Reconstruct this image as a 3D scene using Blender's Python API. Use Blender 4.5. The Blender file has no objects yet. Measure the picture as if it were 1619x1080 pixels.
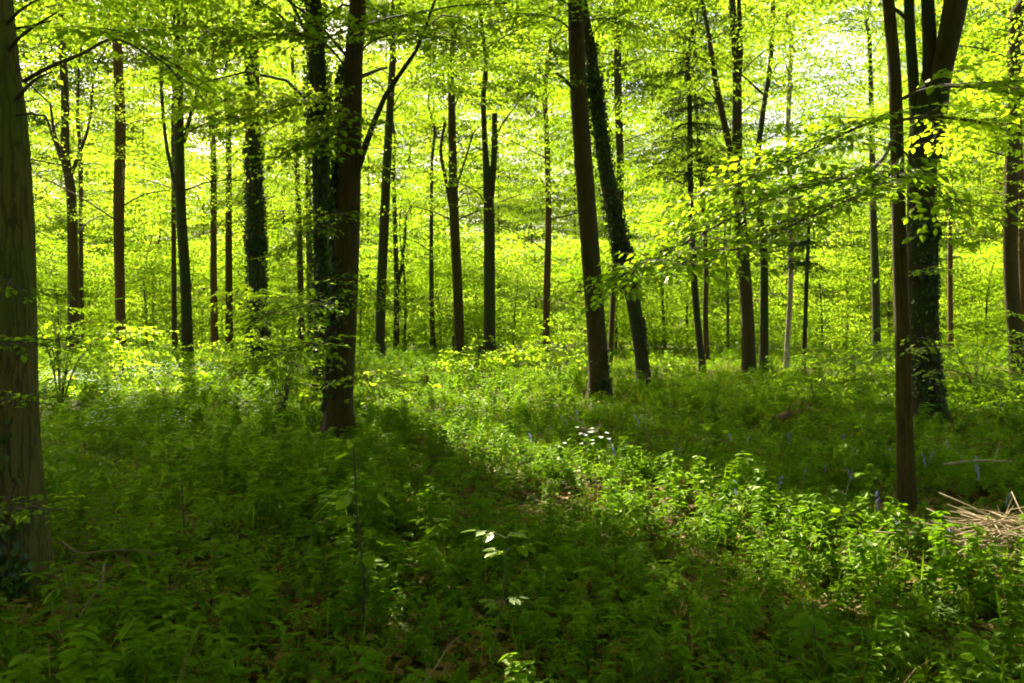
import bpy, math
import numpy as np
from mathutils import Vector

# ------------------------------------------------------------------ camera, sky, sun, exposure
scene = bpy.context.scene
F = 1259.0            # focal length in photo pixels (28 mm on a 36 mm frame, 1619 px wide)
HOR = 500.0           # photo row of the horizon
CAMZ = 1.6
cam_data = bpy.data.cameras.new('camera')
cam = bpy.data.objects.new('camera', cam_data)
scene.collection.objects.link(cam)
cam_data.sensor_width = 36.0
cam_data.lens = 28.0
cam_data.shift_y = -(540.0 - HOR) / 1619.0
cam_data.clip_start = 0.05
cam_data.clip_end = 3000.0
cam.location = (0, 0, CAMZ)
cam.rotation_euler = (math.pi / 2, 0, 0)
scene.camera = cam

SUN_EL = math.radians(42)
SAZ = np.array([-0.45, 1.0]); SAZ /= np.linalg.norm(SAZ)     # horizontal direction towards the sun: ahead and to the left
COT = 1.0 / math.tan(SUN_EL)
world = bpy.data.worlds.new('World')
scene.world = world
world.use_nodes = True
wn = world.node_tree
wn.nodes.clear()
sky = wn.nodes.new('ShaderNodeTexSky')
sky.sky_type = 'NISHITA'
sky.sun_disc = False
sky.sun_elevation = SUN_EL
sky.sun_rotation = math.atan2(SAZ[0], SAZ[1])
sky.air_density = 1.0
sky.dust_density = 7.0
sky.ozone_density = 0.6
bg = wn.nodes.new('ShaderNodeBackground')
bg.inputs['Strength'].default_value = 0.09
wo = wn.nodes.new('ShaderNodeOutputWorld')
wn.links.new(sky.outputs[0], bg.inputs['Color'])
wn.links.new(bg.outputs[0], wo.inputs['Surface'])
sun_data = bpy.data.lights.new('sun', 'SUN')
sun_data.energy = 5.0
sun_data.angle = math.radians(0.53)
sun_data.color = (1.0, 0.93, 0.78)
sun = bpy.data.objects.new('sun', sun_data)
scene.collection.objects.link(sun)
S = Vector((SAZ[0] * math.cos(SUN_EL), SAZ[1] * math.cos(SUN_EL), math.sin(SUN_EL)))
sun.rotation_euler = S.to_track_quat('Z', 'Y').to_euler()
sun.location = (-20, 30, 40)
vs = scene.view_settings
vs.view_transform = 'Standard'
vs.look = 'None'
vs.exposure = 2.24
vs.gamma = 1.0
vs.use_curve_mapping = False
cy = scene.cycles
cy.max_bounces = 5
cy.diffuse_bounces = 4
cy.glossy_bounces = 2
cy.transmission_bounces = 5
cy.use_adaptive_sampling = True
cy.adaptive_threshold = 0.05
cy.transparent_max_bounces = 4
cy.caustics_reflective = False
cy.caustics_refractive = False
cy.use_denoising = True
cy.filter_width = 1.9

rng = np.random.default_rng(7)
PI = math.pi
COL = scene.collection


# ------------------------------------------------------------------ helpers
def at(px, py, d):
    """A point of the wood at depth d that stands behind a photo pixel."""
    return np.array([(px - 809.5) / F * d, d, CAMZ - (py - HOR) / F * d])


def gz(x, y):
    """Height of the forest floor."""
    x = np.asarray(x, float); y = np.asarray(y, float)
    h = 0.05 * np.sin(x * 0.9 + 1.3) * np.cos(y * 0.7) + 0.04 * np.sin(x * 2.1 + y * 1.7) + 0.10 * np.sin(x * 0.22 + 0.6) * np.sin(y * 0.19)
    return h * np.clip(y / 6.0, 0.3, 1.0)


def mesh_obj(name, V, faces, mat, parent=None, smooth=False, v=None, loc=None):
    """V (n,3); faces: a list of (m,k) index arrays; v: one value per face for colour variation."""
    me = bpy.data.meshes.new(name)
    V = np.asarray(V, np.float32)
    me.vertices.add(len(V))
    me.vertices.foreach_set('co', V.ravel())
    flat = np.concatenate([np.asarray(f, np.int32).ravel() for f in faces])
    tot = np.concatenate([np.full(len(f), np.asarray(f).shape[1], np.int32) for f in faces])
    start = np.concatenate([[0], np.cumsum(tot)[:-1]]).astype(np.int32)
    me.loops.add(len(flat))
    me.loops.foreach_set('vertex_index', flat)
    me.polygons.add(len(tot))
    me.polygons.foreach_set('loop_start', start)
    me.polygons.foreach_set('use_smooth', np.full(len(tot), bool(smooth)))
    if v is not None:
        a = me.attributes.new('v', 'FLOAT', 'FACE')
        a.data.foreach_set('value', np.asarray(v, np.float32))
    me.update(calc_edges=True)
    me.materials.append(mat)
    return link(name, me, parent, loc)


def link(name, me, parent=None, loc=None):
    o = bpy.data.objects.new(name, me)
    COL.objects.link(o)
    if parent is not None:
        o.parent = parent
    if loc is not None:
        o.location = tuple(float(c) for c in loc)
    return o


def tag(o, label=None, cat=None, group=None, kind=None):
    if label: o['label'] = label
    if cat: o['category'] = cat
    if group: o['group'] = group
    if kind: o['kind'] = kind
    return o


def thing(name, label, cat, loc, group=None):
    o = bpy.data.objects.new(name, None)
    COL.objects.link(o)
    o.empty_display_size = 0.2
    o.location = tuple(float(c) for c in loc)
    return tag(o, label, cat, group)


def copy_tree(o, parent=None):
    c = o.copy(); COL.objects.link(c); c.parent = parent
    for ch in o.children: copy_tree(ch, c)
    return c


def resample(P, R, step):
    """Smooth (Catmull-Rom) a polyline with radii."""
    P = np.asarray(P, float); R = np.asarray(R, float)
    if len(P) < 2: return P, R
    Q = np.vstack([2 * P[0] - P[1], P, 2 * P[-1] - P[-2]])
    outP, outR = [], []
    for i in range(len(P) - 1):
        p0, p1, p2, p3 = Q[i], Q[i + 1], Q[i + 2], Q[i + 3]
        n = max(1, int(np.linalg.norm(p2 - p1) / step))
        for k in range(n):
            t = k / n
            outP.append(0.5 * (2 * p1 + (p2 - p0) * t + (2 * p0 - 5 * p1 + 4 * p2 - p3) * t * t + (3 * p1 - p0 - 3 * p2 + p3) * t ** 3))
            outR.append(R[i] * (1 - t) + R[i + 1] * t)
    outP.append(P[-1]); outR.append(R[-1])
    return np.array(outP), np.array(outR)


def tube(P, R, n=8, wob=None):
    """Rings of n points along P; wob(angle array, ring index) multiplies the radius. Returns V, quads."""
    P = np.asarray(P, float); R = np.asarray(R, float)
    T = np.gradient(P, axis=0)
    T /= np.linalg.norm(T, axis=1)[:, None] + 1e-9
    ref = np.tile(np.array([[1.0, 0.0, 0.0]]), (len(P), 1))
    ref[np.abs(T[:, 0]) > 0.85] = (0, 0, 1)
    if np.any(np.abs(T[:, 0]) > 0.85) and not np.all(np.abs(T[:, 0]) > 0.85):
        ref[:] = (0.0, 1.0, 0.0) if np.mean(np.abs(T[:, 1])) < 0.8 else (0.3, 0.2, 1.0)
    A = np.cross(T, ref); A /= np.linalg.norm(A, axis=1)[:, None] + 1e-9
    B = np.cross(T, A)
    th = np.arange(n) * 2 * PI / n
    rr = np.tile(R[:, None], (1, n))
    if wob is not None:
        rr = rr * np.array([wob(th, i) for i in range(len(P))])
    V = P[:, None, :] + rr[:, :, None] * (np.cos(th)[None, :, None] * A[:, None, :] + np.sin(th)[None, :, None] * B[:, None, :])
    m = len(P)
    i = np.arange(m - 1)[:, None] * n; j = np.arange(n)[None, :]; j2 = (j + 1) % n
    q = np.stack([i + j, i + j2, i + n + j2, i + n + j], -1).reshape(-1, 4)
    return V.reshape(-1, 3), q


class Tubes:
    def __init__(self): self.V, self.Q, self.n = [], [], 0
    def add(self, P, R, n=4, wob=None):
        V, q = tube(P, R, n, wob)
        self.V.append(V); self.Q.append(q + self.n); self.n += len(V)
    def build(self, name, mat, parent=None, origin=(0, 0, 0), smooth=True, loc=None):
        return mesh_obj(name, np.vstack(self.V) - np.asarray(origin), [np.vstack(self.Q)], mat, parent, smooth, loc=loc)


def rotz(a):
    c, s = np.cos(a), np.sin(a); z = np.zeros_like(c); o = np.ones_like(c)
    return np.stack([np.stack([c, -s, z], -1), np.stack([s, c, z], -1), np.stack([z, z, o], -1)], -2)


def rotx(a):
    c, s = np.cos(a), np.sin(a); z = np.zeros_like(c); o = np.ones_like(c)
    return np.stack([np.stack([o, z, z], -1), np.stack([z, c, -s], -1), np.stack([z, s, c], -1)], -2)


def roty(a):
    c, s = np.cos(a), np.sin(a); z = np.zeros_like(c); o = np.ones_like(c)
    return np.stack([np.stack([c, z, s], -1), np.stack([z, o, z], -1), np.stack([-s, z, c], -1)], -2)


# leaves run along +x from their stalk; unit length
LEAF_FAR = (np.array([[0, 0, 0], [0.45, -0.30, 0.05], [1, 0, -0.04], [0.45, 0.30, 0.05]], float), np.array([[0, 1, 2, 3]]))
_h = [(0, 0), (0.22, 0.24), (0.55, 0.31), (0.84, 0.16), (1, 0)]
LEAF_NEAR = (np.array([[0, 0, 0], [0.22, -0.24, 0.05], [0.58, -0.30, 0.06], [1, 0, -0.10], [0.58, 0.30, 0.06], [0.22, 0.24, 0.05]], float),
             np.array([[0, 1, 2, 3], [0, 3, 4, 5]]))
LEAF_LANCE = (np.array([[0, 0, 0], [0.25, -0.15, 0.03], [0.6, -0.15, 0.02], [1, 0, -0.14], [0.6, 0.15, 0.02], [0.25, 0.15, 0.03]], float),
              np.array([[0, 1, 2, 3], [0, 3, 4, 5]]))


def leaf_frames(n, yaw, pitch, roll, r):
    return rotz(yaw) @ roty(pitch) @ rotx(roll)


def spray_leaves(r, L, W, leaf, step):
    """Leaf bases, yaw of each leaf and the twig lines of one flat spray lying along +x."""
    pos, yaw, twigs = [], [], []
    bend = r.uniform(-0.25, 0.25)
    def axis(t): return np.array([L * t, bend * L * t * t, -0.10 * L * t * t + 0.02])
    twigs.append([axis(0), axis(0.33), axis(0.66), axis(1.0)])
    t = 0.12; side = 1
    while t < 1.0:
        p = axis(t); side = -side
        ln = W * (0.35 + 0.9 * math.sin(PI * min(1, t * 0.85 + 0.12))) * r.uniform(0.7, 1.15)
        a = side * r.uniform(0.75, 1.05) + bend * t
        dv = np.array([math.cos(a), math.sin(a), r.uniform(-0.2, 0.12)])
        twigs.append([p, p + dv * ln * 0.5 + (0, 0, 0.01), p + dv * ln])
        s = leaf * 0.5; sd = 1
        while s < ln:
            sd = -sd
            pos.append(p + dv * s); yaw.append(a + sd * r.uniform(0.5, 1.0)); s += step * r.uniform(0.75, 1.25)
        pos.append(p + dv * ln); yaw.append(a)
        t += r.uniform(0.085, 0.13) / max(L, 0.4)
    pos.append(axis(1.0)); yaw.append(bend)
    return np.array(pos), np.array(yaw), twigs


def cluster_template(seed, nspray, L, W, leaf, step, shape, droop=0.35, tiltsd=0.42):
    """A tier of foliage: sprays radiating from a branch end. Returns leaf verts (nl, nv, 3) and twig lines."""
    r = np.random.default_rng(seed)
    out, tw = [], []
    for k in range(nspray):
        p, y, t = spray_leaves(r, L * r.uniform(0.7, 1.2), W, leaf, step)
        n = len(p)
        M = leaf_frames(n, y + r.normal(0, 0.15, n), r.normal(droop, 0.30, n), r.normal(0, tiltsd, n), r)
        sz = leaf * r.uniform(0.65, 1.2, n)
        lv = p[:, None, :] + np.einsum('nij,vj->nvi', M, shape[0]) * sz[:, None, None]
        R = rotz(np.array(2 * PI * (k + r.uniform(-0.3, 0.3)) / nspray)) @ roty(np.array(r.normal(-0.06, 0.22)))
        off = np.array([0, 0, r.normal(0, 0.12)])
        out.append(lv @ R.T + off)
        tw += [np.array(q) @ R.T + off for q in t]
    return np.concatenate(out), tw


def stamp(templates, idx, pos, yaw, tilt, tiltdir, scale, cull=None):
    """Stamp leaf clusters; returns leaf verts (N, nv, 3)."""
    res = []
    M = rotz(tiltdir) @ roty(tilt) @ rotz(yaw - tiltdir)
    for t in range(len(templates)):
        sel = np.where(idx == t)[0]
        if not len(sel): continue
        tv = templates[t]
        W = np.einsum('mij,lvj->mlvi', M[sel], tv) * scale[sel][:, None, None, None] + pos[sel][:, None, None, :]
        W = W.reshape(-1, tv.shape[1], 3)
        if cull is not None: W = W[~cull(W.mean(axis=1))]
        res.append(W)
    return np.concatenate(res) if res else np.zeros((0, templates[0].shape[1], 3))


def leaf_mesh(name, LV, shape, mat, parent, origin, r, loc=None):
    nl, nv = LV.shape[:2]
    f = (np.arange(nl)[:, None, None] * nv + shape[1][None]).reshape(-1, 4)
    c = LV.mean(axis=1)
    nzv = np.sin(c[:, 0] * 2.3 + 1.7 * c[:, 2]) + np.sin(c[:, 1] * 2.9 - 1.1 * c[:, 0] + 2.0) + np.sin(c[:, 2] * 3.7 + c[:, 1] * 1.3)
    v = np.repeat(np.clip(0.45 + 0.22 * nzv + 0.5 * (r.random(nl) - 0.5), 0, 1), len(shape[1]))
    o = mesh_obj(name, LV.reshape(-1, 3) - np.asarray(origin), [f], mat, parent, False, v, loc)
    if parent is not None: o['kind'] = 'stuff'
    return o


# ------------------------------------------------------------------ where the sun gets through the roof of leaves
STREAK = np.array([(-0.9, 9.6), (0.47, 7.5), (1.37, 6.0), (1.89, 5.0), (2.7, 4.5), (3.9, 4.3), (5.0, 4.2)])
FLECKS = [(-0.14, 3.50, 0.66, 0.19), (-0.02, 3.5, 0.38, 0.10)]


SUNV = np.array([S.x, S.y, S.z])
SUNLIT = [tuple(at(a, b, c)) + (0.24 if a > 1000 else 0.15,) for a, b, c in ((1380, 262, 6.0), (1300, 290, 5.6), (1220, 330, 5.3), (1130, 370, 5.1), (1040, 415, 4.95), (1330, 340, 5.3), (1300, 220, 5.7), (1480, 150, 6.1), (1580, 160, 5.9),
          (1250, 250, 6.4), (420, 80, 8.8), (480, 120, 9.2), (420, 180, 8.9), (520, 250, 9.8), (640, 70, 9.2), (830, 30, 13.6))]


def ground_hit(P, z0=0.2):
    k = (P[:, 2] - z0) * COT
    return P[:, 0] - SAZ[0] * k, P[:, 1] - SAZ[1] * k


def sun_gap(P):
    """True for leaves that would stand between the sun and the sunny streak across the floor."""
    x, y = ground_hit(P)
    q = np.stack([x, y], -1)
    w = np.full(len(P), 1e9); u = np.zeros(len(P))
    for k in range(len(STREAK) - 1):
        p0, p1 = STREAK[k], STREAK[k + 1]
        t = np.clip(((q - p0) @ (p1 - p0)) / ((p1 - p0) @ (p1 - p0)), 0, 1)
        dk = np.linalg.norm(q - p0 - t[:, None] * (p1 - p0), axis=1)
        u = np.where(dk < w, k + t, u); w = np.minimum(w, dk)
    hw = 0.52 + 0.10 * np.sin(u * 4.1 + 0.7) + 0.07 * np.sin(u * 11.0)
    out = (w < hw) & (P[:, 2] > 2.2)
    out |= (w < hw + 0.4) & (P[:, 2] > 2.2) & (np.random.default_rng(5).random(len(P)) < 0.5)
    # glade on the far left and the sunny middle distance
    for gx, gy, gr in ((-10.5, 17.5, 2.6), (-7.0, 16.0, 1.6), (-1.0, 14.5, 1.8), (0.3, 18.5, 2.0)):
        out |= ((x - gx) ** 2 / 2.2 + (y - gy) ** 2 < gr * gr) & (P[:, 2] > 2.4)
    for tx, ty, tz, tr in SUNLIT:
        dv = P - np.array([tx, ty, tz])
        al = dv @ SUNV
        out |= (np.linalg.norm(dv - al[:, None] * SUNV, axis=1) < tr) & (al > 0.8)
    mid = (y > 11.5) & (y < 24) & (x < 0.5) & (np.sin(x * 1.3 + 0.5 * y) + np.sin(1.1 * y - 0.4 * x + 1.0) > 0.1)
    out |= mid & (np.random.default_rng(6).random(len(P)) < 0.7)
    for fx, fy, fz, fr in FLECKS:
        hx, hy = ground_hit(P, fz)
        out |= ((hx - fx) ** 2 + (hy - fy) ** 2 < fr * fr) & (P[:, 2] > 1.5)
    return out


def view_gap(C):
    """The thin place in the canopy low over the far slope, seen between the trunks right of centre."""
    px = 809.5 + C[:, 0] / np.maximum(C[:, 1], 0.1) * F
    py = HOR - (C[:, 2] - CAMZ) / np.maximum(C[:, 1], 0.1) * F
    e = ((px - 1305) / 85.0) ** 2 + ((py - 105) / 48.0) ** 2
    return (e < 1.0) & (C[:, 1] > 9)


# ------------------------------------------------------------------ materials
def nodes_of(name):
    m = bpy.data.materials.new(name); m.use_nodes = True
    nt = m.node_tree; nt.nodes.clear()
    return m, nt, nt.nodes, nt.links


def leaf_material(name, refl, trans, gloss=0.06, rough=0.38, tw=0.55, each=0.30):
    """Thin leaf: reflects refl, lets trans through; v runs each pair from one leaf colour to the other."""
    m, nt, N, L = nodes_of(name)
    at_ = N.new('ShaderNodeAttribute'); at_.attribute_name = 'v'
    oi = N.new('ShaderNodeObjectInfo')
    mx = N.new('ShaderNodeMath'); mx.operation = 'MULTIPLY_ADD'; mx.inputs[1].default_value = each
    sc = N.new('ShaderNodeMath'); sc.operation = 'MULTIPLY'; sc.inputs[1].default_value = 1 - each
    L.new(at_.outputs['Fac'], sc.inputs[0]); L.new(oi.outputs['Random'], mx.inputs[0]); L.new(sc.outputs[0], mx.inputs[2])
    def ramp(c):
        r = N.new('ShaderNodeMix'); r.data_type = 'RGBA'
        r.inputs[6].default_value = (*c[0], 1); r.inputs[7].default_value = (*c[1], 1)
        L.new(mx.outputs[0], r.inputs[0]); return r.outputs[2]
    d = N.new('ShaderNodeBsdfDiffuse'); L.new(ramp(refl), d.inputs['Color'])
    t = N.new('ShaderNodeBsdfTranslucent'); L.new(ramp(trans), t.inputs['Color'])
    a = N.new('ShaderNodeMixShader'); a.inputs[0].default_value = tw
    L.new(d.outputs[0], a.inputs[1]); L.new(t.outputs[0], a.inputs[2])
    g = N.new('ShaderNodeBsdfGlossy'); g.inputs['Roughness'].default_value = rough; g.inputs['Color'].default_value = (0.95, 1.0, 0.6, 1)
    b = N.new('ShaderNodeMixShader'); b.inputs[0].default_value = gloss
    L.new(a.outputs[0], b.inputs[1]); L.new(g.outputs[0], b.inputs[2])
    o = N.new('ShaderNodeOutputMaterial'); L.new(b.outputs[0], o.inputs['Surface'])
    return m


def bark_material(name, c1, c2, moss=None, moss_amt=0.0, scale=1.0, bump=0.6):
    m, nt, N, L = nodes_of(name)
    tc = N.new('ShaderNodeTexCoord')
    mp = N.new('ShaderNodeMapping'); mp.inputs['Scale'].default_value = (10 * scale, 10 * scale, 1.0 * scale)
    L.new(tc.outputs['Object'], mp.inputs['Vector'])
    n1 = N.new('ShaderNodeTexNoise'); n1.inputs['Scale'].default_value = 2.2; n1.inputs['Detail'].default_value = 8; n1.inputs['Roughness'].default_value = 0.65
    L.new(mp.outputs[0], n1.inputs['Vector'])
    vo = N.new('ShaderNodeTexVoronoi'); vo.feature = 'DISTANCE_TO_EDGE'; vo.inputs['Scale'].default_value = 2.4
    ad = N.new('ShaderNodeVectorMath'); ad.operation = 'ADD'
    sb = N.new('ShaderNodeVectorMath'); sb.operation = 'SCALE'; sb.inputs['Scale'].default_value = 0.9
    L.new(n1.outputs['Color'], sb.inputs[0]); L.new(mp.outputs[0], ad.inputs[0]); L.new(sb.outputs[0], ad.inputs[1])
    L.new(ad.outputs[0], vo.inputs['Vector'])
    vr = N.new('ShaderNodeMapRange'); vr.inputs[1].default_value = 0.0; vr.inputs[2].default_value = 0.07
    L.new(vo.outputs['Distance'], vr.inputs[0])
    cr = N.new('ShaderNodeMix'); cr.data_type = 'RGBA'
    cr.inputs[6].default_value = (*c1, 1); cr.inputs[7].default_value = (*c2, 1)
    L.new(n1.outputs[0], cr.inputs[0])
    dk = N.new('ShaderNodeMix'); dk.data_type = 'RGBA'; dk.inputs[6].default_value = (*[c * 0.85 for c in c1], 1)
    L.new(vr.outputs[0], dk.inputs[0]); L.new(cr.outputs[2], dk.inputs[7])
    n2 = N.new('ShaderNodeTexNoise'); n2.inputs['Scale'].default_value = 1.3; n2.inputs['Detail'].default_value = 6
    L.new(tc.outputs['Object'], n2.inputs['Vector'])
    mr = N.new('ShaderNodeMapRange'); mr.inputs[1].default_value = 0.62 - 0.3 * moss_amt; mr.inputs[2].default_value = 0.80 - 0.3 * moss_amt
    L.new(n2.outputs[0], mr.inputs[0])
    ms = N.new('ShaderNodeMix'); ms.data_type = 'RGBA'; ms.inputs[7].default_value = (*(moss or c2), 1)
    L.new(mr.outputs[0], ms.inputs[0]); L.new(dk.outputs[2], ms.inputs[6])
    hs = N.new('ShaderNodeMath'); hs.operation = 'ADD'; L.new(n1.outputs[0], hs.inputs[0]); L.new(vr.outputs[0], hs.inputs[1])
    bp = N.new('ShaderNodeBump'); bp.inputs['Strength'].default_value = bump; bp.inputs['Distance'].default_value = 0.02
    L.new(hs.outputs[0], bp.inputs['Height'])
    p = N.new('ShaderNodeBsdfPrincipled'); p.inputs['Roughness'].default_value = 0.9
    p.inputs['Specular IOR Level'].default_value = 0.2
    L.new(ms.outputs[2], p.inputs['Base Color']); L.new(bp.outputs[0], p.inputs['Normal'])
    o = N.new('ShaderNodeOutputMaterial'); L.new(p.outputs[0], o.inputs['Surface'])
    return m


def plain_material(name, c1, c2, scale=6.0, rough=0.85):
    m, nt, N, L = nodes_of(name)
    tc = N.new('ShaderNodeTexCoord')
    n1 = N.new('ShaderNodeTexNoise'); n1.inputs['Scale'].default_value = scale; n1.inputs['Detail'].default_value = 5
    L.new(tc.outputs['Object'], n1.inputs['Vector'])
    cr = N.new('ShaderNodeMix'); cr.data_type = 'RGBA'; cr.inputs[6].default_value = (*c1, 1); cr.inputs[7].default_value = (*c2, 1)
    mr = N.new('ShaderNodeMapRange'); mr.inputs[1].default_value = 0.3; mr.inputs[2].default_value = 0.7
    L.new(n1.outputs[0], mr.inputs[0]); L.new(mr.outputs[0], cr.inputs[0])
    p = N.new('ShaderNodeBsdfPrincipled'); p.inputs['Roughness'].default_value = rough
    L.new(cr.outputs[2], p.inputs['Base Color'])
    o = N.new('ShaderNodeOutputMaterial'); L.new(p.outputs[0], o.inputs['Surface'])
    return m


M = {}
M['beech'] = leaf_material('beech_leaf', ((0.070, 0.125, 0.003), (0.110, 0.155, 0.006)), ((0.26, 0.45, 0.003), (0.50, 0.64, 0.03)), 0.008, 0.35, 0.60)
M['beech_near'] = leaf_material('beech_leaf_green', ((0.055, 0.120, 0.006), (0.085, 0.150, 0.005)), ((0.36, 0.60, 0.004), (0.56, 0.76, 0.02)), 0.025, 0.32, 0.66)
M['herb'] = leaf_material('woodland_herb_leaf', ((0.024, 0.070, 0.0006), (0.118, 0.200, 0.002)), ((0.10, 0.27, 0.001), (0.32, 0.55, 0.006)), 0.014, 0.42, 0.34, 0.65)
M['blade'] = leaf_material('bluebell_blade', ((0.040, 0.080, 0.001), (0.098, 0.128, 0.002)), ((0.11, 0.25, 0.002), (0.27, 0.38, 0.003)), 0.012, 0.35, 0.40)
M['ivy'] = leaf_material('ivy_leaf', ((0.014, 0.038, 0.008), (0.030, 0.060, 0.010)), ((0.03, 0.08, 0.004), (0.06, 0.12, 0.006)), 0.04, 0.30, 0.25)
M['spruce'] = leaf_material('spruce_needle', ((0.020, 0.042, 0.010), (0.040, 0.065, 0.012)), ((0.03, 0.06, 0.004), (0.06, 0.10, 0.006)), 0.03, 0.5, 0.3)
M['litter'] = leaf_material('dead_leaf', ((0.10, 0.050, 0.016), (0.24, 0.135, 0.045)), ((0.10, 0.05, 0.01), (0.16, 0.08, 0.02)), 0.03, 0.5, 0.2)
M['petal'] = leaf_material('bluebell_petal', ((0.24, 0.21, 0.46), (0.36, 0.33, 0.58)), ((0.20, 0.20, 0.6), (0.3, 0.3, 0.7)), 0.03, 0.5, 0.35)
M['white_petal'] = leaf_material('white_petal', ((0.70, 0.74, 0.66), (0.80, 0.82, 0.76)), ((0.6, 0.65, 0.5), (0.7, 0.72, 0.6)), 0.03, 0.5, 0.3)
M['ash'] = leaf_material('ash_leaflet', ((0.13, 0.20, 0.06), (0.17, 0.25, 0.08)), ((0.2, 0.36, 0.03), (0.28, 0.42, 0.03)), 0.16, 0.35, 0.3)
M['bark'] = bark_material('brown_beech_bark', (0.042, 0.031, 0.008), (0.088, 0.062, 0.017), (0.05, 0.065, 0.012), 0.25)
M['bark_red'] = bark_material('reddish_bark', (0.065, 0.037, 0.011), (0.130, 0.075, 0.022), (0.06, 0.06, 0.014), 0.0)
M['bark_olive'] = bark_material('algae_green_bark', (0.080, 0.060, 0.020), (0.165, 0.130, 0.042), (0.090, 0.100, 0.018), 0.62, 0.8, 0.7)
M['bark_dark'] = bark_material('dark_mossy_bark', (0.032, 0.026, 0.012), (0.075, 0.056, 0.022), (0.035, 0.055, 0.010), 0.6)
M['bark_pale'] = bark_material('sunlit_pale_bark', (0.20, 0.16, 0.10), (0.46, 0.40, 0.28), (0.12, 0.12, 0.04), 0.1)  # pale bark colour carries the brightness of a sunlit trunk foot
M['twig'] = plain_material('twig_bark', (0.045, 0.030, 0.014), (0.090, 0.060, 0.026), 12)
M['stem'] = plain_material('green_stem', (0.060, 0.080, 0.016), (0.110, 0.110, 0.030), 12)
M['twig_pale'] = plain_material('weathered_twig', (0.09, 0.065, 0.025), (0.18, 0.13, 0.05), 12)
M['straw'] = plain_material('dry_twig', (0.20, 0.14, 0.07), (0.42, 0.31, 0.18), 9)
M['dead_wood'] = bark_material('rotten_wood', (0.10, 0.045, 0.016), (0.24, 0.13, 0.05), (0.10, 0.08, 0.02), 0.2)
M['cut_wood'] = plain_material('pale_dead_wood', (0.30, 0.20, 0.10), (0.52, 0.40, 0.24), 9)


def ground_material():
    m, nt, N, L = nodes_of('forest_floor')
    tc = N.new('ShaderNodeTexCoord')
    def noise(s, d=6):
        n = N.new('ShaderNodeTexNoise'); n.inputs['Scale'].default_value = s; n.inputs['Detail'].default_value = d
        L.new(tc.outputs['Object'], n.inputs['Vector']); return n
    a, b, c = noise(0.5), noise(14, 8), noise(3)
    m1 = N.new('ShaderNodeMix'); m1.data_type = 'RGBA'; m1.inputs[6].default_value = (0.045, 0.026, 0.010, 1); m1.inputs[7].default_value = (0.13, 0.075, 0.028, 1)
    L.new(b.outputs[0], m1.inputs[0])
    mr = N.new('ShaderNodeMapRange'); mr.inputs[1].default_value = 0.42; mr.inputs[2].default_value = 0.58
    L.new(c.outputs[0], mr.inputs[0])
    m2 = N.new('ShaderNodeMix'); m2.data_type = 'RGBA'; m2.inputs[7].default_value = (0.040, 0.065, 0.010, 1)
    L.new(mr.outputs[0], m2.inputs[0]); L.new(m1.outputs[2], m2.inputs[6])
    bp = N.new('ShaderNodeBump'); bp.inputs['Strength'].default_value = 0.8; bp.inputs['Distance'].default_value = 0.03
    L.new(b.outputs[0], bp.inputs['Height'])
    p = N.new('ShaderNodeBsdfPrincipled'); p.inputs['Roughness'].default_value = 0.95; p.inputs['Specular IOR Level'].default_value = 0.1
    L.new(m2.outputs[2], p.inputs['Base Color']); L.new(bp.outputs[0], p.inputs['Normal'])
    o = N.new('ShaderNodeOutputMaterial'); L.new(p.outputs[0], o.inputs['Surface'])
    return m


# ------------------------------------------------------------------ the floor of the wood
def build_ground():
    def grid(a, b, fine, far, n):
        k = np.linspace(0, 1, n)
        return k
    xs = np.concatenate([-np.geomspace(900, 22, 14), np.arange(-20, 20.1, 0.5), np.geomspace(22, 900, 14)])
    ys = np.concatenate([-np.geomspace(500, 14, 10), np.arange(-12, 60.1, 0.5), np.geomspace(64, 1400, 14)])
    X, Y = np.meshgrid(xs, ys)
    Z = gz(X, Y)
    V = np.stack([X, Y, Z], -1).reshape(-1, 3)
    nx, ny = len(xs), len(ys)
    i = np.arange(ny - 1)[:, None] * nx; j = np.arange(nx - 1)[None, :]
    q = np.stack([i + j, i + j + 1, i + nx + j + 1, i + nx + j], -1).reshape(-1, 4)
    o = mesh_obj('ground', V, [q], ground_material(), None, True)
    tag(o, 'brown leaf-littered floor of the wood', None, None, 'structure')


build_ground()

# ------------------------------------------------------------------ foliage tiers shared by all trees
T_FAR = [cluster_template(100 + k, 6, 0.95, 0.42, 0.085, 0.075, LEAF_FAR)[0] for k in range(5)]
T_NEAR, TW_NEAR = [], []
for k in range(4):
    a, b = cluster_template(200 + k, 4, 0.62, 0.30, 0.066, 0.052, LEAF_NEAR, 0.3, 0.35)
    T_NEAR.append(a); TW_NEAR.append(b)


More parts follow.
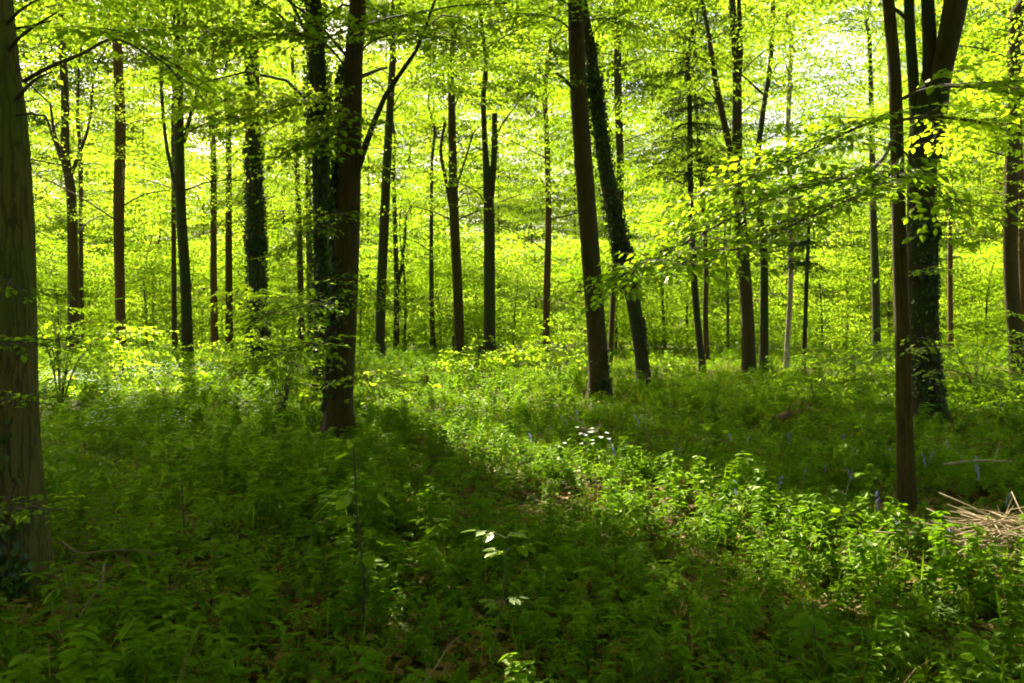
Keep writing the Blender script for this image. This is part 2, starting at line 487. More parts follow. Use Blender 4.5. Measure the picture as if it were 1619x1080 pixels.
def branch_lines(nodes, nodes_r, C, r, tubes, thick=1.0, sides=4):
    """Join every foliage tier C to the nearest wood by a curved, tapering branch."""
    nodes = list(nodes); nr = list(nodes_r); root = [-1] * len(nodes); each = {}
    base = np.array(nodes)
    dist = np.array([np.min(np.linalg.norm(base - c, axis=1)) for c in C])
    for i in np.argsort(dist):
        c = C[i]
        A = np.array(nodes)
        dv = c - A
        dd = np.linalg.norm(dv, axis=1)
        hor = np.hypot(dv[:, 0], dv[:, 1])
        pen = dd + 1.2 * np.maximum(0, A[:, 2] - c[2] + 0.10 * hor) + 0.35 * np.abs(dv[:, 2] - 0.45 * hor)
        j = int(np.argmin(pen))
        p = A[j]; ln = dd[j]
        r0 = min(nr[j] * 0.75, (0.010 + 0.0085 * ln) * thick); r1 = max(0.005, r0 * 0.4)
        bend = np.array([r.normal(0, 0.06), r.normal(0, 0.06), r.uniform(0.02, 0.16)]) * ln
        P = [p, p + (c - p) * 0.35 + bend * 0.9, p + (c - p) * 0.7 + bend * 0.8, c]
        P, R = resample(P, [r0, r0 * 0.8, r0 * 0.55, r1], max(0.25, ln / 5))
        rid = root[j] if root[j] >= 0 else i
        if tubes is not None: tubes.add(P, R, sides)
        else: each.setdefault(rid, Tubes()).add(P, R, sides)
        nodes.append(P[len(P) // 2]); nr.append(R[len(R) // 2])
        nodes.append(c); nr.append(r1); root += [rid, rid]
    return list(each.values())


def crown_points(r, axis, zb, zt, R, n, cull=True):
    """Tier centres through a crown's volume, denser in flat layers."""
    out = []
    tries = 0
    while len(out) < n and tries < n * 40:
        tries += 1
        t = r.random()
        z = zb + (zt - zb) * t
        prof = 0.55 + 0.45 * math.sin(PI * min(1.0, 0.18 + t * 0.9))
        rad = R * prof * math.sqrt(r.uniform(0.03, 1.0)); a = r.uniform(0, 2 * PI)
        k = np.argmin(np.abs(axis[:, 2] - z))
        c = np.array([axis[k, 0] + rad * math.cos(a), axis[k, 1] + rad * math.sin(a), z + 0.10 * rad])
        if cull and c[1] < 2.5 and math.hypot(c[0], c[1]) < 3 and z < 4: continue
        if out and np.min(np.linalg.norm((np.array(out) - c) * (1, 1, 1.8), axis=1)) < 0.55: continue
        out.append(c)
    C = np.array(out)
    if cull:
        x, y = ground_hit(C)
        C = C[~view_gap(C) | (r.random(len(C)) < 0.45)]
    return C


def bark_wob(seed, n_lobe=5, amp=0.06, z=None, flare=0.55):
    r = np.random.default_rng(seed)
    ph = r.uniform(0, 6.28, 4)
    def f(th, i):
        zz = z[i]
        fl = flare * math.exp(-max(zz, 0) / 0.28)
        w = 1 + amp * np.sin(2 * th + ph[0] + zz * 0.3) + amp * 0.7 * np.sin(3 * th + ph[1] - zz * 0.5) + 0.35 * amp * np.sin(7 * th + ph[2] + zz * 1.1)
        return w + fl * (0.75 + 0.55 * np.sin(n_lobe * th + ph[3]))
    return f


def trunk_line(pts, d, zt, lean_y=0.0, r=rng):
    """Photo points (x, y, width), bottom to top, into an axis that goes on up to zt."""
    P, R = [], []
    for (x, y, w) in pts:
        p = at(x, y, d); P.append(p); R.append(w / F * d * 0.43)
    x0, y0 = P[0][0], P[0][1]
    g = float(gz(x0, y0))
    P[0][2] = g
    P.insert(0, P[0] + np.array([0, 0, -0.35])); R.insert(0, R[0] * 1.1)
    top = P[-1]
    if zt > top[2] + 0.5:
        dirv = P[-1] - P[-2]; dirv = dirv / max(1e-6, abs(dirv[2]))
        n = 4
        rt = R[-1]
        for k in range(1, n + 1):
            t = k / n
            h = (zt - top[2]) * t
            P.append(top + np.array([dirv[0] * h * (1 - 0.5 * t) + r.normal(0, 0.08), r.normal(0, 0.10), h]))
            R.append(rt * (1 - 0.85 * t) + 0.012)
    P = np.array(P)
    P[:, 1] += lean_y * (P[:, 2] - g)
    return P, np.array(R)


def ivy_leaves(P, R, z0, z1, n, size, r, side=None, bulge=0.05):
    """Ivy leaves hanging round a stem; side = (angle, spread) limits them to one flank."""
    sel = (P[:, 2] >= z0) & (P[:, 2] <= z1)
    Q, Rq = P[sel], R[sel]
    if len(Q) < 2: return np.zeros((0, 6, 3))
    wgt = 0.35 + np.clip(np.sin(Q[:-1, 2] * 2.3 + r.uniform(0, 6)) + 0.7 * np.sin(Q[:-1, 2] * 5.1 + r.uniform(0, 6)), 0, 2)
    k = r.choice(len(Q) - 1, n, p=wgt / wgt.sum()); t = r.random(n)
    c = Q[k] * (1 - t[:, None]) + Q[k + 1] * t[:, None]
    rad = Rq[k] * (1 - t) + Rq[k + 1] * t + r.uniform(0.004, bulge, n)
    th = r.uniform(0, 2 * PI, n) if side is None else r.normal(side[0], side[1], n)
    pos = c + np.stack([np.cos(th) * rad, np.sin(th) * rad, np.zeros(n)], -1)
    Mx = rotz(th + r.normal(0, 0.5, n)) @ roty(r.normal(0.95, 0.35, n)) @ rotx(r.normal(0, 0.5, n))
    return pos[:, None, :] + np.einsum('nij,vj->nvi', Mx, LEAF_NEAR[0] * (1, 1.35, 1)) * (size * r.uniform(0.6, 1.3, n))[:, None, None]


def make_tree(name, label, d, pts, crown, stems=(), bark='bark', ivy=None, zt=None, group='trunks of the wood', lean_y=0.0,
              seed=0, limbs=(), leaf_mat='beech', leaf_scale=1.0, near=False, flare=0.5, shade=None, category='tree', branch_thick=1.0):
    r = np.random.default_rng(1000 + seed)
    zb, ztc, Rc, nc = crown
    if d >= 19: nc = int(nc * 0.72); ztc = min(ztc, CAMZ + 0.43 * d + 0.8); zb *= 0.55
    P0, R0 = trunk_line(pts, d, zt or ztc - 0.8, lean_y, r)
    base = np.array([P0[1][0], P0[1][1], float(gz(P0[1][0], P0[1][1]))])
    e = thing(name, label, category, base, group)
    P, R = resample(P0, R0, 0.22 if d < 14 else 0.4)
    z = P[:, 2] - base[2]
    nseg = 22 if d < 8 else (16 if d < 18 else 10)
    tb = Tubes(); tb.add(P, R, nseg, bark_wob(seed, 5, 0.06, z, flare))
    tb.build('trunk', M[bark], e, base)
    nodes = [p for p in P if p[2] > zb - 1.6]; nr = [q for p, q in zip(P, R) if p[2] > zb - 1.6]
    if not nodes: nodes, nr = [P[-1]], [R[-1]]
    axis = P
    for s in stems:
        sP = [at(x, y, d + dy) for (x, y, w, dy) in s]; sR = [w / F * (d + dy) * 0.43 for (x, y, w, dy) in s]
        for q in sP: q[1] += lean_y * (q[2] - base[2])
        top = sP[-1]; dv = sP[-1] - sP[-2]; dv = dv / max(0.2, abs(dv[2]))
        rise = min(2.5, max(0.5, ztc - top[2]))
        if top[2] > 0.9 * (CAMZ + HOR / F * d):
            for t in (0.5, 1.0):
                sP.append(top + np.array([dv[0] * rise * t, r.normal(0, 0.1), rise * t])); sR.append(sR[-1] * 0.6)
        Ps, Rs = resample(sP, sR, 0.25)
        t2 = Tubes(); t2.add(Ps, Rs, 9 if d < 18 else 7)
        t2.build('stem', M[bark], e, base)
        up = Ps[:, 2] > zb - 2.0
        nodes += list(Ps[up]); nr += list(Rs[up])
    if nc > 0:
        C = crown_points(r, axis, zb, ztc, Rc, nc)
        cs = leaf_scale * r.uniform(0.8, 1.3, len(C))
        if shade:
            C2 = crown_points(r, axis, shade[0], shade[1], shade[2], shade[3])  # larger tiers above the view, added to shade the foreground
            C = np.vstack([C, C2]); cs = np.concatenate([cs, shade[4] * r.uniform(0.8, 1.2, len(C2))])
        if len(C):
            for bt in branch_lines(nodes, nr, C, r, None, branch_thick): bt.build('branch', M[bark], e, base)
            n = len(C)
            LV = stamp(T_NEAR if near else T_FAR, r.integers(0, 4 if near else 5, n), C, r.uniform(0, 6.28, n), np.abs(r.normal(0.0, 0.18, n)),
                       r.uniform(0, 6.28, n), cs, sun_gap)
            leaf_mesh('crown', LV, LEAF_NEAR if near else LEAF_FAR, M[leaf_mat], e, base, r)
    if ivy:
        for (z0, z1, n, size, side, bulge) in ivy:
            LV = ivy_leaves(P, R, z0, z1, n, size, r, side, bulge)
            iv = leaf_mesh('ivy', LV, LEAF_NEAR, M['ivy'], e, base, r)
            for q in range(2):
                sel = (P[:, 2] > max(z0 - 0.3, 0)) & (P[:, 2] < z1)
                if sel.sum() < 4: continue
                an = (side[0] if side else r.uniform(3.4, 6.0)) + r.normal(0, 0.4) + np.cumsum(r.normal(0, 0.12, sel.sum()))
                st = P[sel] + np.stack([np.cos(an), np.sin(an), 0 * an], -1) * (R[sel] * 1.06 + 0.01)[:, None]
                tb = Tubes(); tb.add(st, np.full(len(st), 0.012), 5); tb.build('ivy_stem', M['twig'], iv, base)
    return e, P, R, base


TREES = {}
def T(key, *a, **k):
    TREES[key] = make_tree(*a, **k)


# nearest trees -------------------------------------------------------------------
T('left', 'beech_tree', 'big olive-barked trunk cut off by the left edge of the photo', 4.5,
  [(33, 925, 100), (27, 850, 98), (12, 700, 97), (8, 550, 94), (4, 350, 92), (-8, 180, 92), (-26, 0, 86)], (7.0, 14.0, 4.0, 46),
  shade=(6.5, 13.5, 6.5, 130, 1.5), bark='bark_olive', seed=1, flare=0.06, ivy=[(0.0, 1.4, 420, 0.05, (-1.9, 0.5), 0.03)])
T('ivied', 'beech_tree', 'thick brown trunk with glossy ivy up its left flank, forked limb above', 10.0,
  [(533, 700, 54), (536, 650, 51), (542, 540, 49), (548, 400, 47), (553, 250, 41), (558, 100, 33), (566, 0, 29)], (5.0, 15.0, 5.0, 90),
  stems=[[(556, 300, 16, 0), (576, 235, 12, -0.1), (610, 150, 9, -0.2), (658, 80, 7, -0.3), (688, 0, 5, -0.4)]],
  bark='bark', seed=2, leaf_scale=0.85, shade=(8.0, 16.0, 6.0, 130, 1.5),
  ivy=[(2.2, 5.0, 1500, 0.055, (2.95, 0.5), 0.07), (0.2, 2.4, 900, 0.055, (3.3, 0.7), 0.05)])
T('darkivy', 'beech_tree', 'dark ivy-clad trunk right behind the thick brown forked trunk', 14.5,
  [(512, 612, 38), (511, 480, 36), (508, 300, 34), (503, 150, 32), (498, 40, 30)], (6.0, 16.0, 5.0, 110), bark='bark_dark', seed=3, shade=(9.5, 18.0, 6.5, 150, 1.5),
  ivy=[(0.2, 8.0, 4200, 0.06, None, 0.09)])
T('pole', 'beech_tree', 'slim straight trunk on the right with long low leafy limb reaching left', 6.3,
  [(1434, 792, 30), (1431, 700, 27), (1427, 550, 25), (1422, 400, 24), (1418, 250, 22), (1414, 120, 22), (1404, 0, 20)], (5.0, 10.5, 3.4, 40),
  bark='bark', seed=4, flare=0.15, leaf_scale=0.8, shade=(6.0, 11.5, 4.5, 60, 1.4))
T('cluster', 'beech_tree', 'stout dark trunk on the right splitting into three heavy upright stems', 11.5,
  [(1468, 655, 58), (1462, 600, 50), (1458, 500, 46), (1458, 350, 46), (1460, 210, 46), (1470, 110, 26), (1466, 0, 22)], (6.2, 15.0, 4.6, 85),
  stems=[[(1452, 260, 26, 0), (1444, 130, 19, 0.1), (1437, 0, 18, 0.2)], [(1470, 250, 40, 0), (1488, 120, 36, -0.2), (1511, 0, 42, -0.3)]],
  bark='bark_dark', seed=5, ivy=[(0.2, 3.2, 900, 0.05, (-1.2, 0.8), 0.05)])
T('center', 'beech_tree', 'thick dark trunk right of centre leaning slightly left, bare until high up', 14.8,
  [(948, 632, 38), (945, 550, 34), (937, 450, 33), (925, 300, 32), (915, 150, 30), (911, 15, 28)], (7.3, 15.0, 4.2, 70),
  stems=[[(921, 165, 8, 0), (905, 140, 6, -0.2), (880, 115, 4, -0.4)], [(918, 155, 7, 0), (898, 130, 5, 0.3), (884, 118, 4, 0.4)]],
  bark='bark', seed=6, shade=(9.5, 17.0, 5.5, 70, 1.5), ivy=[(0.0, 1.5, 500, 0.05, (-0.9, 0.6), 0.03)])
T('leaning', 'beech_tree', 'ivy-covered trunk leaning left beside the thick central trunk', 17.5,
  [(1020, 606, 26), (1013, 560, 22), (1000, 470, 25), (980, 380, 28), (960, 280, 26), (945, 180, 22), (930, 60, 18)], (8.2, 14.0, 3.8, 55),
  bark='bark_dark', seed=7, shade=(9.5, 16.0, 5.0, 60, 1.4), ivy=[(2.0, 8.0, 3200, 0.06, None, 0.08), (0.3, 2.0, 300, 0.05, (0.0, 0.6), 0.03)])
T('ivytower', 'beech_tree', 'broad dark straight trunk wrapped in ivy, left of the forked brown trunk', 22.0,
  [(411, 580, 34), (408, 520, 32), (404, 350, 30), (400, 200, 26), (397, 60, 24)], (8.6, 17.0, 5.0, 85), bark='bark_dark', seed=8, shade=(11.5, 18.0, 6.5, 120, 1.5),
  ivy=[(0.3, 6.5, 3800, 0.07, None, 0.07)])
# left group ----------------------------------------------------------------------
T('l2', 'beech_tree', 'grey trunk with thin forked side stems beside the big left-edge trunk', 27.0,
  [(115, 560, 20), (116, 445, 20), (112, 300, 17), (103, 250, 17), (103, 150, 14), (95, 10, 12)], (8.0, 17.0, 4.4, 80),
  stems=[[(106, 275, 8, 0), (86, 210, 6, 0), (80, 165, 4, 0)], [(113, 275, 7, 0), (140, 200, 5, 0), (148, 125, 4, 0)]], seed=9)
T('l2b', 'beech_tree', 'thin dark stem just right of the grey forked trunk near the left edge', 33.0,
  [(130, 545, 9), (128, 400, 8), (127, 240, 7)], (8.0, 14.0, 3.0, 40), seed=10, leaf_scale=1.2)
T('l3', 'beech_tree', 'smooth reddish-brown straight trunk standing alone on the left', 25.0,
  [(192, 570, 19), (190, 460, 18), (188, 330, 19), (190, 200, 18), (187, 110, 16), (182, 0, 15)], (9.0, 17.0, 4.4, 75), bark='bark_red', seed=11)
T('l4', 'beech_tree', 'dark trunk on the left with wavy side stem forking into two', 22.5,
  [(297, 588, 21), (293, 450, 19), (286, 330, 18), (283, 200, 17), (281, 80, 13), (277, 0, 12)], (8.5, 16.0, 4.2, 75),
  stems=[[(284, 320, 9, 0), (274, 280, 7, 0), (262, 220, 6, 0.1), (255, 130, 6, 0.1), (258, 55, 5, 0.1), (248, 0, 4, 0.1)],
         [(257, 75, 5, 0.1), (262, 30, 4, 0.1), (267, -10, 4, 0.1)], [(284, 90, 9, 0), (290, 50, 7, 0), (296, 0, 6, 0)],
         [(291, 225, 7, 0), (310, 150, 6, 0), (330, 110, 5, 0), (384, 30, 4, 0)]], bark='bark_dark', seed=12)
T('l4b', 'beech_tree', 'thin straight stem hugging the dark trunk with the wavy side stem', 28.0,
  [(276, 560, 10), (275, 420, 9), (274, 260, 8)], (8.5, 13.0, 2.6, 30), seed=13, leaf_scale=1.15)
T('l5', 'beech_tree', 'slim brown trunk, left of two close poles before the broad ivy-wrapped trunk', 29.0,
  [(340, 570, 14), (338, 430, 12), (337, 240, 11)], (8.0, 15.0, 3.4, 50), bark='bark_red', seed=14, leaf_scale=1.15)
T('l6', 'beech_tree', 'slim grey trunk, right of two close poles before the broad ivy-wrapped trunk', 29.5,
  [(362, 563, 13), (362, 400, 12), (361, 190, 10)], (8.5, 15.0, 3.4, 50), bark='bark', seed=15, leaf_scale=1.15)
T('m1', 'beech_tree', 'thin stem nearest the right side of the broad ivy-wrapped trunk', 36.0,
  [(449, 552, 8), (448, 400, 7), (446, 120, 6)], (10.0, 16.0, 3.0, 34), seed=16, leaf_scale=1.3)
T('m2', 'beech_tree', 'slim pole midway between the ivy-wrapped trunk and the dark ivy-clad trunk', 30.0,
  [(477, 560, 12), (474, 400, 11), (467, 200, 9)], (9.0, 15.0, 3.2, 40), seed=17, leaf_scale=1.15)
T('m3', 'beech_tree', 'slim pole touching the left edge of the dark ivy-clad trunk', 32.0,
  [(491, 556, 10), (489, 400, 10), (486, 220, 9)], (9.0, 15.0, 3.2, 36), seed=18, bark='bark_red', leaf_scale=1.2)
# middle group --------------------------------------------------------------------
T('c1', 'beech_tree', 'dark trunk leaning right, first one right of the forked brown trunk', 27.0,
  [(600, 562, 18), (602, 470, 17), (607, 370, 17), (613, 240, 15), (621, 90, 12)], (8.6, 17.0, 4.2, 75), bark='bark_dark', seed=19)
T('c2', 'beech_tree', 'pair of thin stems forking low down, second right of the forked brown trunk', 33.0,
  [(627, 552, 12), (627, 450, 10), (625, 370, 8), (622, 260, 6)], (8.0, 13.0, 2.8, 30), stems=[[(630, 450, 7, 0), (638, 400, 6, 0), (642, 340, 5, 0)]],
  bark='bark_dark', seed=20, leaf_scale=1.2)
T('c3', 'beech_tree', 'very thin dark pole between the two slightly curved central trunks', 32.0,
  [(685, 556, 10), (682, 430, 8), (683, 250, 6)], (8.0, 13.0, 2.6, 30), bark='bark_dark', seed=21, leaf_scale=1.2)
T('c4', 'beech_tree', 'curved trunk left of centre with crooked side stem on its left', 27.5,
  [(728, 560, 19), (723, 450, 18), (718, 350, 17), (716, 260, 15), (714, 160, 13)], (8.6, 17.0, 4.2, 75),
  stems=[[(717, 350, 8, 0), (706, 290, 7, 0), (697, 240, 6, 0), (703, 195, 5, 0)], [(720, 300, 5, 0), (738, 245, 4, 0), (748, 210, 3, 0)]], seed=22)
T('c5', 'beech_tree', 'dark trunk near the centre dividing into two upright stems at mid height', 26.0,
  [(774, 566, 22), (774, 450, 21), (773, 330, 20), (767, 240, 11), (764, 150, 10)], (8.8, 17.0, 4.2, 75),
  stems=[[(775, 320, 14, 0), (781, 250, 12, 0), (782, 180, 10, 0)], [(784, 215, 4, 0), (795, 195, 4, 0), (806, 180, 3, 0)]], bark='bark_dark', seed=23, shade=(12.5, 18.0, 5.5, 70, 1.5))
T('c6', 'beech_tree', 'slender brown trunk standing alone just right of the photo centre', 30.0,
  [(863, 562, 14), (865, 450, 13), (867, 330, 11), (864, 200, 9)], (8.5, 16.0, 3.6, 55), bark='bark_red', seed=24, leaf_scale=1.15)
T('c7', 'beech_tree', 'straight grey stem rising behind the leaning ivy-covered trunk', 27.0,
  [(964, 555, 9), (972, 430, 12), (981, 300, 14), (977, 150, 14), (975, 0, 12)], (10.0, 17.0, 3.8, 50), seed=25)
# right group ---------------------------------------------------------------------
T('r1', 'beech_tree', 'thin trunk with pale sunlit foot right of the leaning ivy-covered trunk', 27.0,
  [(1118, 572, 10), (1115, 500, 9), (1116, 400, 8), (1106, 250, 7)], (7.5, 13.0, 2.8, 26), bark='bark', seed=27, leaf_scale=1.1)
T('r2', 'beech_tree', 'trunk right of centre dividing into three stems, behind the low leafy limb', 20.0,
  [(1185, 598, 24), (1182, 500, 22), (1175, 400, 21), (1166, 270, 20), (1165, 130, 16), (1157, 0, 13)], (8.0, 15.0, 3.8, 60),
  stems=[[(1166, 290, 13, 0), (1146, 200, 12, 0), (1130, 120, 11, 0), (1121, 60, 8, 0), (1110, 0, 6, 0)],
         [(1166, 140, 10, 0), (1171, 80, 9, 0), (1168, 0, 8, 0)]], seed=28)
T('r3', 'beech_tree', 'wavy dark trunk just right of the three-stemmed trunk', 22.0,
  [(1208, 590, 16), (1208, 480, 15), (1207, 400, 14), (1196, 280, 13), (1206, 180, 10), (1218, 100, 9), (1222, 0, 8)], (8.4, 15.0, 3.4, 48), bark='bark_dark', seed=29)
T('r4', 'birch_tree', 'slim trunk whose lower half shows pale whitish bark in the sun', 23.0,
  [(1242, 582, 10), (1246, 520, 10), (1250, 440, 10), (1249, 300, 10), (1246, 200, 9), (1251, 50, 7)], (8.6, 14.0, 3.0, 36), bark='bark_pale', seed=30)
T('r5', 'beech_tree', 'dark slender trunk left of the slim straight pole with the low limb', 26.0,
  [(1386, 548, 14), (1384, 450, 14), (1380, 320, 12), (1378, 200, 10), (1374, 60, 8)], (8.6, 15.0, 3.4, 44), bark='bark_dark', seed=31)
T('r6', 'beech_tree', 'thin reddish stem right of the stout three-stemmed dark trunk', 27.0,
  [(1503, 530, 10), (1502, 400, 9), (1503, 240, 8)], (7.5, 13.0, 2.8, 34), bark='bark_red', seed=32, leaf_scale=1.1)
T('r7', 'beech_tree', 'brown trunk at the right edge with sunlit left side', 19.0,
  [(1612, 605, 28), (1604, 520, 26), (1597, 400, 25), (1600, 250, 23), (1606, 20, 20)], (6.5, 15.0, 4.2, 75), bark='bark', seed=33)
T('r8', 'beech_tree', 'thin stem at the very right edge behind the brown trunk', 24.0,
  [(1619, 560, 11), (1615, 400, 10), (1612, 200, 9)], (7.0, 13.0, 3.0, 34), bark='bark_red', seed=34)


# ------------------------------------------------------------------ leafy limbs that reach into view
SPRAYS = []
for k in range(5):
    rr = np.random.default_rng(300 + k)
    p, y, tw = spray_leaves(rr, 0.46, 0.24, 0.066, 0.050)
    n = len(p)
    Mx = leaf_frames(n, y, rr.normal(0.22, 0.25, n), rr.normal(0, 0.30, n), rr)
    lv = p[:, None, :] + np.einsum('nij,vj->nvi', Mx, LEAF_NEAR[0]) * (0.066 * rr.uniform(0.6, 1.15, n))[:, None, None]
    SPRAYS.append((lv, tw))


def leafy_limb(tree, pts, thick, seed, step=0.16, size=1.0, mat='beech_near', dip=0.0, bare=0.15, fan=0.9):
    """A limb through (x, y, depth) photo points with flat leaf sprays fanning off both sides."""
    e, P0, R0, base = TREES[tree]
    r = np.random.default_rng(500 + seed)
    P = np.array([at(x, y, d) for x, y, d in pts])
    R = np.linspace(thick, 0.004, len(P))
    P, R = resample(P, R, 0.06)
    tb = Tubes(); tb.add(P, R, 7)
    seg = np.concatenate([[0], np.cumsum(np.linalg.norm(np.diff(P, axis=0), axis=1))])
    out = []
    s = bare * seg[-1]; side = 1
    while s <= seg[-1]:
        k = min(len(P) - 2, int(np.searchsorted(seg, s)))
        t = P[k + 1] - P[k]; t /= np.linalg.norm(t)
        side = -side
        last = s + step > seg[-1]
        yaw = math.atan2(t[1], t[0]) + (0 if last else side * r.uniform(0.55, 1.0) * fan)
        pitch = -math.asin(np.clip(t[2], -1, 1)) * 0.6 + r.normal(dip, 0.16)
        Mr = rotz(np.array(yaw)) @ roty(np.array(pitch)) @ rotx(np.array(r.normal(0, 0.22)))
        lv, tw = SPRAYS[r.integers(0, len(SPRAYS))]
        sc = size * r.uniform(0.75, 1.3)
        out.append((lv * sc) @ Mr.T + P[k])
        for q in tw: tb.add((np.array(q) * sc) @ Mr.T + P[k], np.linspace(0.0035, 0.0015, len(q)), 3)
        s += step * r.uniform(0.7, 1.3)
    o = tb.build('limb', M['twig'], e, base)
    LV = np.concatenate(out)
    if tree != 'pole': LV = LV[~sun_gap(LV.mean(axis=1))]
    leaf_mesh('leaves', LV, LEAF_NEAR, M[mat], o, (0, 0, 0) if False else base, r)
    return o


# the low limb of the slim pole on the right, in three tiers
leafy_limb('pole', [(1419, 205, 6.3), (1385, 262, 6.0), (1310, 288, 5.6), (1235, 305, 5.4), (1150, 348, 5.2), (1060, 398, 5.0), (985, 440, 4.9)], 0.017, 1, 0.055, 0.9)
leafy_limb('pole', [(1421, 255, 6.3), (1392, 290, 5.7), (1330, 322, 5.4), (1260, 352, 5.2), (1190, 385, 5.05), (1080, 420, 4.9)], 0.014, 2, 0.055, 0.9)
leafy_limb('pole', [(1417, 180, 6.3), (1360, 200, 6.0), (1300, 228, 5.7), (1240, 258, 5.5), (1150, 300, 5.3)], 0.013, 3, 0.06, 0.9)
leafy_limb('pole', [(1417, 160, 6.3), (1470, 140, 6.1), (1540, 138, 5.9), (1610, 150, 5.7), (1690, 170, 5.6)], 0.015, 4, 0.045, 1.0)
leafy_limb('pole', [(1418, 190, 6.3), (1480, 185, 6.5), (1550, 195, 6.7), (1620, 215, 6.8), (1690, 230, 6.8)], 0.013, 5, 0.05, 1.0)
leafy_limb('pole', [(1419, 230, 6.3), (1450, 262, 6.1), (1480, 300, 6.0), (1500, 325, 5.9)], 0.009, 6, 0.07, 0.9)
leafy_limb('pole', [(1426, 520, 6.3), (1450, 535, 6.2), (1475, 552, 6.1)], 0.006, 7, 0.09, 0.7)
leafy_limb('cluster', [(1462, 440, 11.3), (1440, 430, 10.9), (1482, 428, 10.7)], 0.009, 8, 0.14, 1.0)
leafy_limb('cluster', [(1470, 590, 11.3), (1500, 585, 10.8), (1545, 600, 10.4), (1600, 618, 10.0), (1660, 632, 9.7)], 0.010, 9, 0.12, 1.1)
leafy_limb('cluster', [(1468, 560, 11.3), (1430, 552, 10.6), (1370, 560, 10.2), (1310, 575, 10.0)], 0.010, 10, 0.13, 1.1)
# bright sprays in front of the ivied trunk
leafy_limb('ivied', [(552, 195, 10.0), (520, 165, 9.6), (470, 165, 9.2), (420, 178, 8.9), (370, 190, 8.7)], 0.016, 11, 0.06, 1.3, 'beech')
leafy_limb('ivied', [(556, 120, 10.0), (520, 75, 9.5), (470, 55, 9.0), (410, 60, 8.6), (350, 70, 8.4)], 0.016, 12, 0.06, 1.3, 'beech')
leafy_limb('ivied', [(558, 90, 10.0), (600, 60, 9.5), (660, 55, 9.1), (720, 70, 8.8)], 0.014, 13, 0.06, 1.3, 'beech')
leafy_limb('ivied', [(548, 420, 10.0), (580, 452, 9.6), (610, 478, 9.2)], 0.008, 14, 0.12, 1.0, 'beech')
leafy_limb('ivied', [(545, 480, 10.0), (505, 478, 9.5), (465, 488, 9.1), (430, 500, 8.8)], 0.010, 15, 0.065, 1.2)
leafy_limb('ivied', [(541, 545, 10.0), (500, 545, 9.5), (460, 555, 9.0), (420, 572, 8.7)], 0.010, 16, 0.065, 1.2)
leafy_limb('ivied', [(538, 600, 10.0), (575, 600, 9.6), (615, 612, 9.3)], 0.008, 17, 0.12, 1.0)
leafy_limb('ivied', [(550, 330, 10.0), (520, 345, 9.5), (485, 372, 9.2), (455, 400, 9.0)], 0.009, 31, 0.09, 1.1, 'beech')
leafy_limb('ivied', [(556, 160, 10.0), (535, 200, 9.4), (505, 225, 9.1), (470, 232, 8.9)], 0.010, 32, 0.06, 1.2, 'beech')
leafy_limb('ivytower', [(404, 330, 22.0), (380, 150, 20.5), (350, 155, 19.5), (310, 175, 19.0)], 0.02, 33, 0.16, 2.2, 'beech')
leafy_limb('ivytower', [(406, 480, 22.0), (430, 470, 20.5), (470, 490, 19.5)], 0.012, 34, 0.18, 1.8)
leafy_limb('l4', [(284, 170, 22.5), (315, 130, 21.5), (360, 130, 20.5), (400, 150, 20.0)], 0.02, 35, 0.16, 2.2, 'beech')
leafy_limb('l3', [(187, 80, 25.0), (170, 45, 24.0), (140, 40, 23.0), (100, 60, 22.5)], 0.02, 36, 0.18, 2.4, 'beech')
leafy_limb('c4', [(715, 180, 27.5), (740, 120, 26.0), (790, 110, 25.0), (850, 130, 24.5)], 0.02, 37, 0.18, 2.6, 'beech')
leafy_limb('c1', [(616, 180, 27.0), (640, 140, 26.0), (680, 135, 25.0), (720, 150, 24.5)], 0.02, 38, 0.18, 2.6, 'beech')
# crown fringe of the central trunk hanging into the top of the view
leafy_limb('center', [(914, 60, 14.8), (880, 30, 14.2), (830, 25, 13.6), (770, 40, 13.2)], 0.02, 18, 0.14, 1.5, 'beech')
leafy_limb('center', [(913, 40, 14.8), (950, 30, 14.2), (1000, 45, 13.8)], 0.018, 19, 0.16, 1.5, 'beech')
# leafy and dead side branches of the left-edge trunk
leafy_limb('left', [(38, 128, 4.5), (80, 105, 4.4), (130, 85, 4.3), (175, 62, 4.2), (215, 75, 4.1), (250, 100, 4.05)], 0.012, 20, 0.10, 1.0, 'beech_near', 0.1, 0.62)
leafy_limb('left', [(20, 440, 4.35), (12, 452, 4.15), (28, 456, 4.05)], 0.005, 21, 0.12, 0.5)
leafy_limb('left', [(10, 520, 4.4), (0, 540, 4.1), (40, 545, 3.95)], 0.005, 22, 0.12, 0.55)
leafy_limb('left', [(12, 620, 4.4), (15, 632, 4.1), (52, 628, 3.95)], 0.005, 23, 0.12, 0.5)
leafy_limb('left', [(20, 780, 4.4), (30, 805, 4.0), (60, 800, 3.9)], 0.005, 24, 0.12, 0.6)


def dead_branch(tree, pts, r0, mat='twig'):
    e, P0, R0, base = TREES[tree]
    P, R = resample([at(x, y, d) for x, y, d in pts], np.linspace(r0, r0 * 0.35, len(pts)), 0.06)
    tb = Tubes(); tb.add(P, R, 7)
    return tb.build('dead_branch', M[mat], e, base)


